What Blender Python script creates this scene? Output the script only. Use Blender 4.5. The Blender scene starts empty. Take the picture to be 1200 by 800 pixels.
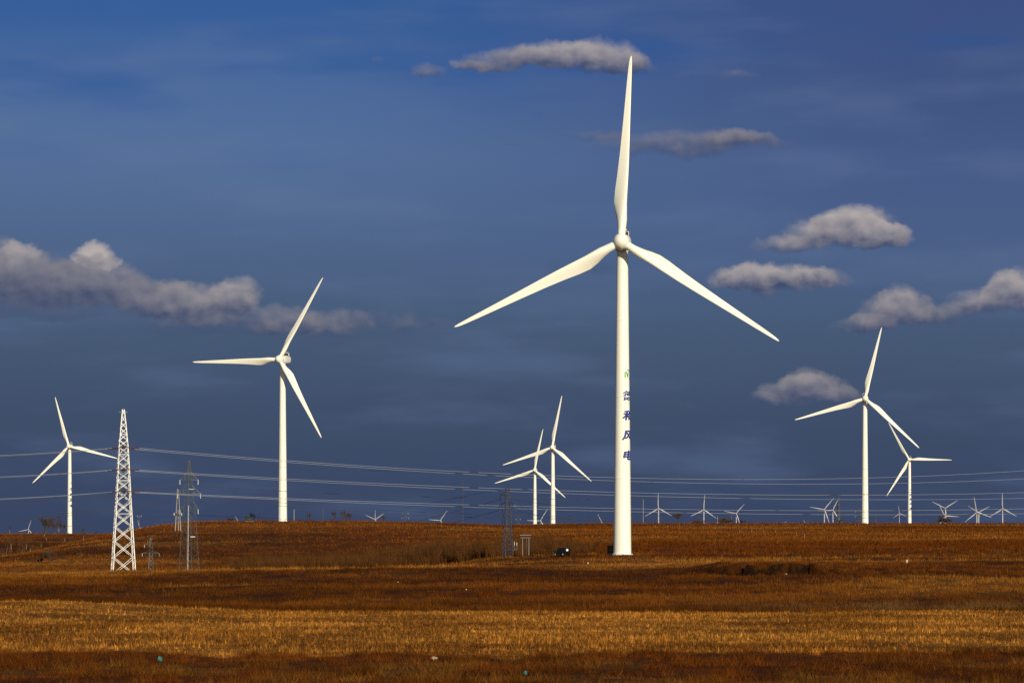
import bpy, bmesh, math, random
import numpy as np
from mathutils import Vector, Matrix

R = math.radians
scene = bpy.context.scene
C = scene.collection
random.seed(7)

# ------------------------------------------------------------------ camera
F = 3333.0            # focal length in pixels of the 1200 px wide photograph
HZ = 615.0            # eye-level row
EYE = 8.0             # eye height above datum (ground under the camera is 6.3)
cam_d = bpy.data.cameras.new("camera")
cam_d.sensor_width = 36.0
cam_d.lens = F / 1200.0 * 36.0
cam_d.shift_y = (HZ - 400.0) / 1200.0
cam_d.clip_start = 0.5
cam_d.clip_end = 90000.0
cam = bpy.data.objects.new("camera", cam_d)
C.objects.link(cam)
cam.location = (0, 0, EYE)
cam.rotation_euler = (R(90), 0, 0)
scene.camera = cam

scene.view_settings.view_transform = 'Standard'
scene.view_settings.look = 'None'
scene.view_settings.exposure = 0.0
scene.view_settings.gamma = 1.0
scene.view_settings.use_curve_mapping = False
scene.cycles.use_denoising = False
scene.cycles.max_bounces = 4
scene.cycles.diffuse_bounces = 2

# ------------------------------------------------------------------ sun
SUN_AZ = 180.0 - 22.0     # clockwise from +Y: behind the camera, to its right
SUN_EL = 19.0
sd = Vector((math.sin(R(SUN_AZ)) * math.cos(R(SUN_EL)), math.cos(R(SUN_AZ)) * math.cos(R(SUN_EL)), math.sin(R(SUN_EL))))
sun_d = bpy.data.lights.new("sun", 'SUN')
sun_d.energy = 4.6
sun_d.angle = R(0.5)
sun_d.color = (1.0, 0.88, 0.64)
sun = bpy.data.objects.new("sun", sun_d)
C.objects.link(sun)
sun.rotation_euler = sd.to_track_quat('Z', 'Y').to_euler()
sun.location = (0, -50, 120)

# ------------------------------------------------------------------ world: evening sky with a slate-blue bank of stratus ahead and broken cumulus
world = bpy.data.worlds.new("World")
scene.world = world
world.use_nodes = True
nt = world.node_tree
nt.nodes.clear()
N = nt.nodes
L = nt.links
SKY_STRENGTH = 0.06


def _in(sock, v):
    if isinstance(v, (int, float)):
        sock.default_value = v
    elif isinstance(v, (tuple, list)):
        sock.default_value = v
    else:
        L.new(v, sock)


def mth(op, a, b=None, c=None, clamp=False):
    n = N.new('ShaderNodeMath')
    n.operation = op
    n.use_clamp = clamp
    _in(n.inputs[0], a)
    if b is not None:
        _in(n.inputs[1], b)
    if c is not None:
        _in(n.inputs[2], c)
    return n.outputs[0]


def sstep(v, lo, hi, a=0.0, b=1.0):
    n = N.new('ShaderNodeMapRange')
    n.interpolation_type = 'SMOOTHSTEP'
    _in(n.inputs['Value'], v)
    n.inputs['From Min'].default_value = lo
    n.inputs['From Max'].default_value = hi
    n.inputs['To Min'].default_value = a
    n.inputs['To Max'].default_value = b
    return n.outputs[0]


def mixc(f, a, b):
    n = N.new('ShaderNodeMix')
    n.data_type = 'RGBA'
    _in(n.inputs['Factor'], f)
    _in(n.inputs[6], a)
    _in(n.inputs[7], b)
    return n.outputs[2]


def srgb(r, g, b, k=1.0):
    def f(c):
        c /= 255.0
        return c / 12.92 if c <= 0.04045 else ((c + 0.055) / 1.055) ** 2.4
    return (f(r) * k, f(g) * k, f(b) * k, 1.0)


def sk(r, g, b):      # a radiance as a world colour
    return srgb(r, g, b, 1.0 / SKY_STRENGTH)


tc = N.new('ShaderNodeTexCoord')
sep = N.new('ShaderNodeSeparateXYZ')
L.new(tc.outputs['Generated'], sep.inputs[0])
DX, DY, DZ = sep.outputs
AZ = mth('MULTIPLY', mth('ARCTAN2', DX, DY), 57.29578)
EL = mth('MULTIPLY', mth('ARCSINE', DZ), 57.29578)

sky = N.new('ShaderNodeTexSky')
sky.sky_type = 'NISHITA'
sky.sun_disc = False
sky.sun_elevation = R(SUN_EL)
sky.sun_rotation = R(SUN_AZ)
sky.altitude = 600
sky.dust_density = 0.6

# stratus bank filling the sky ahead
ramp = N.new('ShaderNodeValToRGB')
L.new(sstep(EL, 0.0, 11.5), ramp.inputs[0])
# linear 0..1 over elevation instead of smoothstep
mr = ramp.inputs[0].links[0].from_node
mr.interpolation_type = 'LINEAR'
els = ramp.color_ramp.elements
stops = [(0.0, (56, 69, 99)), (0.16, (62, 77, 104)), (0.33, (70, 89, 117)), (0.50, (80, 103, 140)),
         (0.64, (85, 112, 154)), (0.77, (75, 106, 156)), (0.88, (56, 95, 154)), (1.0, (50, 91, 152))]
els[0].position = stops[0][0]
els[0].color = sk(*stops[0][1])
els[1].position = stops[-1][0]
els[1].color = sk(*stops[-1][1])
for p, c in stops[1:-1]:
    e = els.new(p)
    e.color = sk(*c)
bank = ramp.outputs[0]

comb = N.new('ShaderNodeCombineXYZ')
L.new(AZ, comb.inputs[0])
L.new(EL, comb.inputs[1])


def wnoise(vec, scale, detail=6, rough=0.55, stretch=None, off=(0, 0, 0)):
    mp = N.new('ShaderNodeMapping')
    L.new(vec, mp.inputs[0])
    if stretch:
        mp.inputs['Scale'].default_value = stretch
    mp.inputs['Location'].default_value = off
    n = N.new('ShaderNodeTexNoise')
    L.new(mp.outputs[0], n.inputs['Vector'])
    n.inputs['Scale'].default_value = scale
    n.inputs['Detail'].default_value = detail
    n.inputs['Roughness'].default_value = rough
    return n


# duller to the right, thin streaky veils
dull = sstep(AZ, -6.0, 9.0)
hi = sstep(EL, 3.0, 9.0)
bank = mixc(mth('MULTIPLY', mth('MULTIPLY', dull, hi), 0.85), bank, sk(62, 80, 126))
st = wnoise(comb.outputs[0], 0.5, 5, 0.5, (0.35, 1.6, 1), (3, 1, 0))
veil = sstep(st.outputs['Fac'], 0.47, 0.70)
bank = mixc(mth('MULTIPLY', veil, 0.30), bank, sk(98, 117, 155))
st2 = wnoise(comb.outputs[0], 0.42, 4, 0.5, (0.3, 1.5, 1), (9, 4, 0))
deep = sstep(st2.outputs['Fac'], 0.50, 0.72)
bank = mixc(mth('MULTIPLY', mth('MULTIPLY', deep, sstep(EL, 6, 9)), 0.55), bank, sk(38, 84, 150))
low = mth('MULTIPLY', deep, sstep(EL, 1.0, 4.5, 1.0, 0.0))
bank = mixc(mth('MULTIPLY', low, 0.3), bank, sk(56, 70, 98))

# cumulus: lobes (px, py, rx, ry, weight, brightness) turned into azimuth / elevation
wn = wnoise(comb.outputs[0], 1.15, 8, 0.58)
sepn = N.new('ShaderNodeSeparateColor')
L.new(wn.outputs['Color'], sepn.inputs[0])
wn2 = wnoise(comb.outputs[0], 3.4, 6, 0.6, None, (5, 2, 0))
sepn2 = N.new('ShaderNodeSeparateColor')
L.new(wn2.outputs['Color'], sepn2.inputs[0])
U = mth('ADD', mth('ADD', AZ, mth('MULTIPLY', mth('SUBTRACT', sepn.outputs[0], 0.5), 0.8)),
        mth('MULTIPLY', mth('SUBTRACT', sepn2.outputs[0], 0.5), 0.20))
V = mth('ADD', mth('ADD', EL, mth('MULTIPLY', mth('SUBTRACT', sepn.outputs[1], 0.5), 0.45)),
        mth('MULTIPLY', mth('SUBTRACT', sepn2.outputs[1], 0.5), 0.2))
K = 57.29578 / F
LOBES = [
    (598, 72, 62, 14, .85, .55), (650, 69, 46, 17, 1., .75), (702, 73, 52, 22, 1.1, .75), (738, 80, 30, 14, .8, .5), (556, 76, 30, 7, .5, .5),
    (503, 87, 26, 11, .6, .45), (440, 74, 10, 5, .3, .4), (865, 93, 24, 8, .38, .5), (800, 90, 20, 5, .2, .4),
    (812, 172, 112, 15, .75, .36), (870, 166, 40, 10, .6, .42), (700, 161, 44, 7, .42, .34), (603, 168, 24, 4, .3, .2),
    (988, 280, 72, 20, 1.15, .85), (1000, 266, 46, 20, 1.1, .95), (925, 290, 46, 10, .7, .6), (1030, 280, 36, 16, 1., .8),
    (905, 331, 66, 18, 1.1, .8), (960, 330, 40, 10, .75, .6), (880, 328, 36, 16, .9, .75),
    (1052, 370, 48, 22, .95, .6), (1062, 360, 30, 20, .85, .65), (1010, 382, 34, 13, .7, .5), (1150, 362, 36, 17, .9, .65), (1205, 352, 50, 26, 1.1, .75), (1172, 345, 24, 18, .85, .75), (1105, 374, 34, 12, .6, .45),
    (940, 461, 56, 16, .9, .55), (945, 450, 30, 14, .85, .6), (985, 465, 34, 9, .55, .4), (890, 468, 26, 7, .4, .35), (808, 476, 24, 8, .22, .35),
    (-20, 325, 70, 32, 1.1, .5), (18, 308, 24, 15, 1., .9), (50, 340, 74, 28, 1.1, .34), (112, 305, 28, 13, 1.2, 1.35), (120, 338, 60, 26, 1.05, .45), (60, 368, 90, 16, .5, .1),
    (178, 354, 48, 22, 1.0, .45), (235, 364, 62, 24, 1.05, .6), (276, 352, 28, 22, 1.0, .7), (335, 380, 46, 18, .75, .5), (392, 383, 44, 15, .7, .45), (250, 388, 90, 12, .4, .08),
    (470, 380, 60, 12, .35, .4), (455, 488, 50, 14, .22, .4), (640, 500, 70, 14, .18, .4), (690, 316, 60, 12, .35, -.1),
]
sw = swt = swb = None
for (px, py, rx, ry, w, br) in LOBES:
    az = math.degrees(math.atan((px - 600) / F))
    el = math.degrees(math.atan((HZ - py) / F))
    a, b = rx * K * 1.04, ry * K * 1.22
    du = mth('MULTIPLY', mth('SUBTRACT', U, az), 1.0 / a)
    dv = mth('MULTIPLY', mth('SUBTRACT', V, el), 1.0 / b)
    dvd = mth('MULTIPLY', mth('MINIMUM', dv, 0.0), 0.55)      # flatter base
    d2 = mth('ADD', mth('MULTIPLY', du, du), mth('MULTIPLY', mth('ADD', dv, dvd), mth('ADD', dv, dvd)))
    d = mth('MULTIPLY', mth('MAXIMUM', mth('SUBTRACT', 1.35, d2), 0.0), w)
    t = mth('MULTIPLY', d, dv)
    bb = mth('MULTIPLY', d, br)
    sw = d if sw is None else mth('ADD', sw, d)
    swt = t if swt is None else mth('ADD', swt, t)
    swb = bb if swb is None else mth('ADD', swb, bb)
inv = mth('DIVIDE', 1.0, mth('MAXIMUM', sw, 0.001))
tv = mth('MULTIPLY', swt, inv)          # -1 base .. +1 top
bv = mth('MULTIPLY', swb, inv)
fine = wnoise(comb.outputs[0], 2.6, 4, 0.45, (1, 1.25, 1), (1, 7, 0))
fine_o = wnoise(comb.outputs[0], 2.6, 4, 0.45, (1, 1.25, 1), (1.10, 7.16, 0))
relief = mth('SUBTRACT', fine_o.outputs['Fac'], fine.outputs['Fac'])
sw_soft = mth('MULTIPLY', sw, sstep(tv, -1.1, -0.1, 0.72, 1.0))
dens = mth('ADD', sw_soft, mth('MULTIPLY', mth('SUBTRACT', fine.outputs['Fac'], 0.5), 0.75))
alpha = sstep(dens, 0.0, 1.45)
alpha = mth('MULTIPLY', alpha, sstep(sw, 0.0, 0.5))
lit = mth('ADD', mth('MULTIPLY', sstep(tv, -0.7, 0.95), 1.0), mth('MULTIPLY', relief, -0.75))
lit = mth('MULTIPLY', mth('ADD', lit, 0.04, clamp=True), mth('MAXIMUM', bv, 0.0))
ccol = mixc(mth('MINIMUM', lit, 1.0), sk(60, 73, 106), sk(188, 178, 173))
bank = mixc(mth('MULTIPLY', alpha, 0.9), bank, ccol)

# the bank covers the sky ahead; overhead and behind is the clear evening sky
wfac = mth('MULTIPLY', sstep(mth('ABSOLUTE', AZ), 45.0, 95.0, 1.0, 0.0), sstep(EL, 20.0, 45.0, 1.0, 0.0))
final = mixc(wfac, sky.outputs[0], bank)
bg = N.new('ShaderNodeBackground')
L.new(final, bg.inputs[0])
bg.inputs[1].default_value = SKY_STRENGTH
wo = N.new('ShaderNodeOutputWorld')
L.new(bg.outputs[0], wo.inputs[0])


# ------------------------------------------------------------------ helpers
def hash2(ix, iy, seed):
    h = (ix.astype(np.int64) * 374761393 + iy.astype(np.int64) * 668265263 + seed * 1442695041) & 0xFFFFFFFF
    h = ((h ^ (h >> 13)) * 1274126177) & 0xFFFFFFFF
    h = (h ^ (h >> 16)) & 0xFFFFFFFF
    return h.astype(np.float64) / 4294967295.0


def vnoise(x, y, seed=0):
    x = np.asarray(x, float)
    y = np.asarray(y, float)
    ix = np.floor(x)
    iy = np.floor(y)
    fx = x - ix
    fy = y - iy
    fx = fx * fx * fx * (fx * (fx * 6 - 15) + 10)
    fy = fy * fy * fy * (fy * (fy * 6 - 15) + 10)
    a = hash2(ix, iy, seed)
    b = hash2(ix + 1, iy, seed)
    c = hash2(ix, iy + 1, seed)
    d = hash2(ix + 1, iy + 1, seed)
    return a + (b - a) * fx + (c - a) * fy + (a - b - c + d) * fx * fy


def fbm(x, y, seed=0, oct=4, gain=0.5):
    s = 0
    amp = 1.0
    tot = 0
    for k in range(oct):
        s = s + amp * vnoise(x * 2 ** k + 17.3 * k, y * 2 ** k - 9.1 * k, seed + k * 13)
        tot += amp
        amp *= gain
    return s / tot


def ss(v, lo, hi):
    t = np.clip((np.asarray(v, float) - lo) / (hi - lo), 0, 1)
    return t * t * (3 - 2 * t)


def pchip(xk, yk):
    xk = np.array(xk, float)
    yk = np.array(yk, float)
    h = np.diff(xk)
    dl = np.diff(yk) / h
    m = np.zeros_like(xk)
    m[0] = dl[0]
    m[-1] = dl[-1]
    for i in range(1, len(xk) - 1):
        if dl[i - 1] * dl[i] > 0:
            w1 = 2 * h[i] + h[i - 1]
            w2 = h[i] + 2 * h[i - 1]
            m[i] = (w1 + w2) / (w1 / dl[i - 1] + w2 / dl[i])

    def f(x):
        x = np.clip(np.asarray(x, float), xk[0], xk[-1])
        i = np.clip(np.searchsorted(xk, x) - 1, 0, len(xk) - 2)
        t = (x - xk[i]) / h[i]
        t2 = t * t
        t3 = t2 * t
        return (2 * t3 - 3 * t2 + 1) * yk[i] + (t3 - 2 * t2 + t) * h[i] * m[i] + (-2 * t3 + 3 * t2) * yk[i + 1] + (t3 - t2) * h[i] * m[i + 1]
    return f


FAR = [(20000, -90), (46000, -280)]
P_mid = pchip(*zip(*([(-46000, -60), (-3000, 0), (-300, 5.0), (0, 6.3), (30, 5.9), (60, 4.5), (90, 2.9), (115, 2.72), (160, 2.2), (210, 1.55), (240, .75),
                      (270, .35), (300, .2), (360, .1), (450, .3), (520, .9), (600, 1.7), (700, 2.6), (900, 4.2), (1200, 6.9), (1500, 8.85),
                      (1650, 8.5), (2000, 4.5), (2600, 2.0), (4000, -6), (7000, -18), (10000, -32)] + FAR)))
P_hill = pchip(*zip(*([(-46000, -60), (-3000, 0), (-300, 5.0), (0, 6.3), (30, 5.9), (60, 4.5), (90, 2.9), (115, 2.72), (160, 2.2), (210, 1.55), (240, .75),
                       (270, .35), (300, .2), (360, .0), (430, -.25), (500, -.3), (560, -1.6), (640, -3.2), (720, -3.6), (800, -2.8), (900, 0.0), (1000, 3.9),
                       (1100, 8.2), (1165, 9.4), (1230, 9.1), (1400, 6.5), (2000, 3.0), (2600, 0.0), (4000, -10), (7000, -22), (10000, -38)] + FAR)))
P_left = pchip(*zip(*([(-46000, -60), (-3000, 0), (-300, 5.0), (0, 6.3), (30, 5.9), (60, 4.5), (90, 2.9), (115, 2.72), (160, 2.2), (210, 1.55), (240, .75),
                       (270, .35), (300, .2), (360, -.2), (430, -.7), (500, -.9), (560, -2.4), (640, -4.2), (720, -5.0), (900, -5.3), (1100, -5.6), (1300, -7.0), (1500, -5.2),
                       (1700, -2.4), (1950, 0.9), (2130, 1.6), (2300, 0.4), (2600, -5.0), (4000, -30), (7000, -55), (10000, -75), (20000, -140), (46000, -330)])))


def bank_line(x):      # y of the eroded scarp
    return 452 - 1.15 * (x - 32) + 11 * (fbm(x / 4.0, x * 0 + 3.3, 51, 4) - .5)


def ground_z(x, y):
    x = np.asarray(x, float)
    y = np.asarray(y, float)
    wx = x + 26 * (fbm(x / 120 + 3, y / 160, 5, 3) - .5)
    wm = ss(wx, -70, 45)
    wl = 1 - ss(wx, -208, -122)
    z = P_hill(y) * (1 - wm) + P_mid(y) * wm
    z = z * (1 - wl) + P_left(y) * wl
    near = ss(y, 230, 420)
    amp = 0.06 + near * 0.36
    z = z + amp * (fbm(x / 38, y / 60, 11, 4) - .5) * 2 * (1 - .6 * ss(y, 900, 1150) * (1 - ss(y, 1700, 2500)))
    z = z + (0.05 + 0.10 * near) * (fbm(x / 6, y / 9, 21, 3) - .5) * 2
    z = z + 0.85 * np.exp(-((x + 35) / 11) ** 2 - ((y - 208) / 24) ** 2)          # mound at the field's edge
    z = z + 0.9 * near * (1 - ss(y, 560, 700)) * (fbm(x / 55 + 7, y / 40, 31, 3) - .5)
    u = x * .80 + y * .35
    w = -x * .25 + y * .9
    z = z + 1.45 * ss(y, 245, 330) * (1 - .8 * ss(y, 640, 900)) * (fbm(u / 48 + 1.3, w / 75, 33, 3) - .5) * 2 * (.45 + .55 * ss(np.abs(x + 82), 25, 60))
    z = z + 30 * ss(y, 2600, 8000) * (fbm(x / 2600, y / 2600, 41, 3) - .62) * ss(y, 3000, 20000)
    z = z - .65 * np.exp(-((x + 74) / 26) ** 2 - ((y - 505) / 55) ** 2)
    # eroded bank
    yb = bank_line(x)
    inx = ss(x, 29, 35) * (1 - ss(x, 47, 52)) + 0.35 * ss(x, 47, 52) * (1 - ss(x, 66, 76))
    inx = inx * (.25 + 1.1 * ss(fbm(x / 2.2, y / 6, 52, 3), .36, .6))
    z = z + inx * 1.35 * ss(y - yb, -1.5, 1.5) * (1 - ss(y - yb, 8, 60))
    z = z - inx * 0.3 * np.exp(-((y - yb + 3) / 4) ** 2)
    return z


_g0 = ground_z
ANCH = []
for (px_, py_, Y_, sg_) in ((729.5, 649.3, 590.0, 10.0), (595.5, 650.5, 650.0, 9.0), (616, 651.5, 648.0, 8.0), (658, 651.0, 600.0, 9.0)):
    X_ = (px_ - 600) / F * Y_
    ANCH.append((X_, Y_, EYE + (HZ - py_) / F * Y_ - float(_g0(np.array([X_]), np.array([Y_]))[0]), sg_))


def ground_z(x, y):
    x = np.asarray(x, float)
    y = np.asarray(y, float)
    z = _g0(x, y)
    num = 0
    den = 0
    mx = 0
    for X_, Y_, dz_, sg_ in ANCH:
        w_ = np.exp(-((x - X_) / sg_) ** 2 - ((y - Y_) / (sg_ * 3)) ** 2)
        num = num + w_ * dz_
        den = den + w_
        mx = np.maximum(mx, w_)
    return z + num / np.maximum(den, 1e-9) * mx


def gz(x, y):
    return float(ground_z(np.array([x]), np.array([y]))[0])


def at(px, py, Y):
    return Vector(((px - 600) / F * Y, Y, EYE + (HZ - py) / F * Y))


STRAW = np.array((.395, .165, .026))
TAN = np.array((.245, .097, .015))
BROWN = np.array((.155, .050, .0055))
DARK = np.array((.066, .020, .0028))
RUST = np.array((.145, .039, .0045))
SOIL = np.array((.075, .036, .014))


def lerp(a, b, t):
    t = np.asarray(t)[..., None]
    return a * (1 - t) + b * t


def field_near(x):
    return 117 + 4.5 * (fbm(x / 9.0, x * 0 + .7, 71, 2) - .5) * 2 + 5.5 * (fbm(x / 1.5, x * 0 + 4.7, 73, 3) - .5) * 2


def field_far(x):
    return 213 + 4 * (fbm(x / 25.0, x * 0 + 1.7, 72, 3) - .5) * 2


def cover(x, y):
    """albedo of what grows at x, y"""
    n1 = fbm(x / 22, y / 30, 101, 4)
    n2 = fbm(x / 70, y / 90, 102, 4)
    n3 = fbm(x / 5, y / 8, 103, 3)
    n4 = fbm((x * .85 + y * .30) / 90 + 4, (y - x * .35) / 32, 104, 4)
    # foreground weeds
    fg = lerp(RUST * .72, DARK * .9, ss(n3, .4, .62))
    fg = lerp(fg, TAN * .55, ss(fbm(x / 3.5, y / 5, 105, 3), .50, .68) * (1 - ss(y, 104, 112)))
    stub = lerp(STRAW, TAN * .85, ss(n3, .35, .7))
    stub = lerp(stub, BROWN, .55 * ss(fbm(x / 14, y / 3.2, 106, 3), .52, .68))
    dark = lerp(DARK * .9, BROWN * .75, ss(n1, .50, .70))
    right = ss(x, 12, 30) * ss(y, 218, 226)
    dark = lerp(dark, lerp(np.array((.115, .058, .020)), DARK, .7 * ss(n3, .45, .7)), .8 * right * (1 - ss(y, 262, 290)))
    mid = lerp(BROWN * .8, DARK * 1.05, ss(n1, .40, .6))
    mid = lerp(mid, TAN * .9, .85 * ss(n4, .55, .68))
    mid = lerp(mid, DARK * .9, .8 * ss(fbm((x + y * .3) / 40 + 2, (y - x * .45) / 22, 109, 4), .54, .64))
    mid = lerp(mid, RUST * .8, .6 * ss(n2, .5, .64))
    hill = lerp(BROWN * 1.05, DARK * 1.2, ss(n2, .47, .66))
    hill = lerp(hill, TAN * .95, .8 * ss(fbm(x / 120 + 5, y / 45, 110, 4), .50, .66))
    hill = lerp(hill, DARK * 1.1, .7 * ss(fbm(x / 90 + 1, y / 28, 111, 4), .55, .66))
    hill = lerp(hill, RUST, .55 * ss(fbm(x / 45 + 9, y / 60, 107, 4), .5, .64))
    c = lerp(fg, stub, ss(y - field_near(x), -1.0, 1.0))
    c = lerp(c, dark, ss(y - field_far(x), -.5, .8))
    c = lerp(c, mid, ss(y + 40 * (n2 - .5), 262, 325))
    c = lerp(c, hill, ss(y + 80 * (n2 - .5), 520, 640))
    # rust weeds along the foot of the rise, right of the main mast
    c = lerp(c, RUST * .82, .8 * ss(x, 10, 40) * ss(y + 70 * (n1 - .5), 600, 650) * (1 - ss(y + 70 * (n1 - .5), 730, 800)))
    # wooded gully
    c = lerp(c, DARK * .8, .75 * ss(-x, 150, 210) * ss(y, 1150, 1300) * (1 - ss(y + 160 * (n2 - .5), 1650, 1800)))
    # thin dark field margin at the skyline and a pale track below it
    c = lerp(c, DARK * 1.2, .6 * np.exp(-((y - 1470 - 30 * (n2 - .5)) / 30) ** 2) * ss(x, -60, 60))
    c = lerp(c, STRAW, .6 * np.exp(-((y - 1330 - 60 * (n2 - .5)) / 14) ** 2) * ss(x, 60, 160))
    c = lerp(c, STRAW * .9, .55 * np.exp(-((y - 520 - 40 * (n2 - .5)) / 7) ** 2))
    # bare soil of the bank
    yb = bank_line(x)
    inx = ss(x, 29, 34) * (1 - ss(x, 48, 54)) + 0.55 * ss(x, 48, 52) * (1 - ss(x, 66, 76))
    sc = inx * ss(y - yb, -5, -1.5) * (1 - ss(y - yb, .6, 1.8)) * ss(fbm(x / 1.6, y / 4, 53, 3), .33, .50)
    c = lerp(c, SOIL * .35, np.clip(sc * 1.2, 0, 1))
    c = c * (0.52 + 0.50 * fbm(x / 1.7, y / 2.5, 108, 2) + 0.46 * fbm(x / 4.5, y / 8, 112, 3))[..., None]
    return c


def np_mesh(name, verts, faces, mat, cols=None, smooth=False):
    me = bpy.data.meshes.new(name)
    verts = np.asarray(verts, np.float32)
    faces = np.asarray(faces, np.int32)
    k = faces.shape[1]
    me.vertices.add(len(verts))
    me.vertices.foreach_set("co", verts.ravel())
    me.loops.add(faces.size)
    me.loops.foreach_set("vertex_index", faces.ravel())
    me.polygons.add(len(faces))
    me.polygons.foreach_set("loop_start", np.arange(0, faces.size, k, dtype=np.int32))
    if smooth:
        me.polygons.foreach_set("use_smooth", np.ones(len(faces), bool))
    if cols is not None:
        at_ = me.attributes.new("Col", 'FLOAT_COLOR', 'POINT')
        rgba = np.ones((len(verts), 4), np.float32)
        rgba[:, :3] = cols
        at_.data.foreach_set("color", rgba.ravel())
    me.update(calc_edges=True)
    me.materials.append(mat)
    o = bpy.data.objects.new(name, me)
    C.objects.link(o)
    return o


def tag(o, label, cat, group=None, kind=None):
    if label:
        o['label'] = label
    if cat:
        o['category'] = cat
    if group:
        o['group'] = group
    if kind:
        o['kind'] = kind
    return o


def empty(name, loc, rz=0.0):
    o = bpy.data.objects.new(name, None)
    o.empty_display_size = 1
    C.objects.link(o)
    o.location = loc
    o.rotation_euler = (0, 0, rz)
    return o


class MB:
    def __init__(self):
        self.v = []
        self.f = []

    def beam(self, p, q, w, h=None):
        p = Vector(p)
        q = Vector(q)
        h = h or w
        d = (q - p)
        if d.length < 1e-6:
            return
        d.normalize()
        up = Vector((0, 0, 1)) if abs(d.z) < .95 else Vector((0, 1, 0))
        a = d.cross(up).normalized() * (w / 2)
        b = d.cross(a).normalized() * (h / 2)
        i = len(self.v)
        for e in (p, q):
            for s, t in ((-1, -1), (1, -1), (1, 1), (-1, 1)):
                self.v.append(e + a * s + b * t)
        self.f += [(i, i + 1, i + 2, i + 3), (i + 7, i + 6, i + 5, i + 4)]
        for k in range(4):
            self.f.append((i + k, i + 4 + k, i + 4 + (k + 1) % 4, i + (k + 1) % 4))

    def box(self, c, s, rz=0.0):
        c = Vector(c)
        i = len(self.v)
        cs, sn = math.cos(rz), math.sin(rz)
        for z in (-1, 1):
            for x, y in ((-1, -1), (1, -1), (1, 1), (-1, 1)):
                X, Y = x * s[0] / 2, y * s[1] / 2
                self.v.append(c + Vector((X * cs - Y * sn, X * sn + Y * cs, z * s[2] / 2)))
        self.f += [(i + 3, i + 2, i + 1, i), (i + 4, i + 5, i + 6, i + 7)]
        for k in range(4):
            self.f.append((i + k, i + (k + 1) % 4, i + 4 + (k + 1) % 4, i + 4 + k))

    def rings(self, rings, cap=True):
        i0 = len(self.v)
        n = len(rings[0])
        for r in rings:
            self.v += [Vector(p) for p in r]
        for k in range(len(rings) - 1):
            for j in range(n):
                a = i0 + k * n + j
                b = i0 + k * n + (j + 1) % n
                self.f.append((a, b, b + n, a + n))
        if cap:
            self.f.append(tuple(i0 + j for j in reversed(range(n))))
            self.f.append(tuple(i0 + (len(rings) - 1) * n + j for j in range(n)))

    def revolve(self, prof, n=24, c=(0, 0, 0), axis='Z'):
        rs = []
        for r, z in prof:
            ring = []
            for k in range(n):
                a = 2 * math.pi * k / n
                if axis == 'Z':
                    ring.append((c[0] + r * math.cos(a), c[1] + r * math.sin(a), c[2] + z))
                else:      # axis -Y, nose forward
                    ring.append((c[0] + r * math.cos(a), c[1] - z, c[2] + r * math.sin(a)))
            rs.append(ring)
        self.rings(rs)

    def tube(self, pts, radii, n=5, cap=True):
        pts = [Vector(p) for p in pts]
        rs = []
        for k, p in enumerate(pts):
            d = (pts[min(k + 1, len(pts) - 1)] - pts[max(k - 1, 0)])
            if d.length < 1e-9:
                d = Vector((0, 0, 1))
            d.normalize()
            up = Vector((0, 0, 1)) if abs(d.z) < .9 else Vector((0, 1, 0))
            a = d.cross(up).normalized()
            b = d.cross(a).normalized()
            r = radii if isinstance(radii, (int, float)) else radii[k]
            rs.append([p + a * (r * math.cos(2 * math.pi * j / n)) + b * (r * math.sin(2 * math.pi * j / n)) for j in range(n)])
        self.rings(rs, cap)

    def mesh(self, name, mat, smooth=False, angle=None):
        me = bpy.data.meshes.new(name)
        me.from_pydata([tuple(v) for v in self.v], [], self.f)
        bm = bmesh.new()
        bm.from_mesh(me)
        bmesh.ops.recalc_face_normals(bm, faces=bm.faces)
        bm.to_mesh(me)
        bm.free()
        if smooth:
            me.polygons.foreach_set("use_smooth", [True] * len(me.polygons))
            if angle:
                me.set_sharp_from_angle(angle=angle)
        me.materials.append(mat)
        return me

    def build(self, name, mat, parent=None, smooth=False, angle=None, loc=None):
        return link(name, self.mesh(name, mat, smooth, angle), parent, loc)


def link(name, me, parent=None, loc=None):
    o = bpy.data.objects.new(name, me)
    C.objects.link(o)
    if parent:
        o.parent = parent
    if loc is not None:
        o.location = loc
    return o


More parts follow.
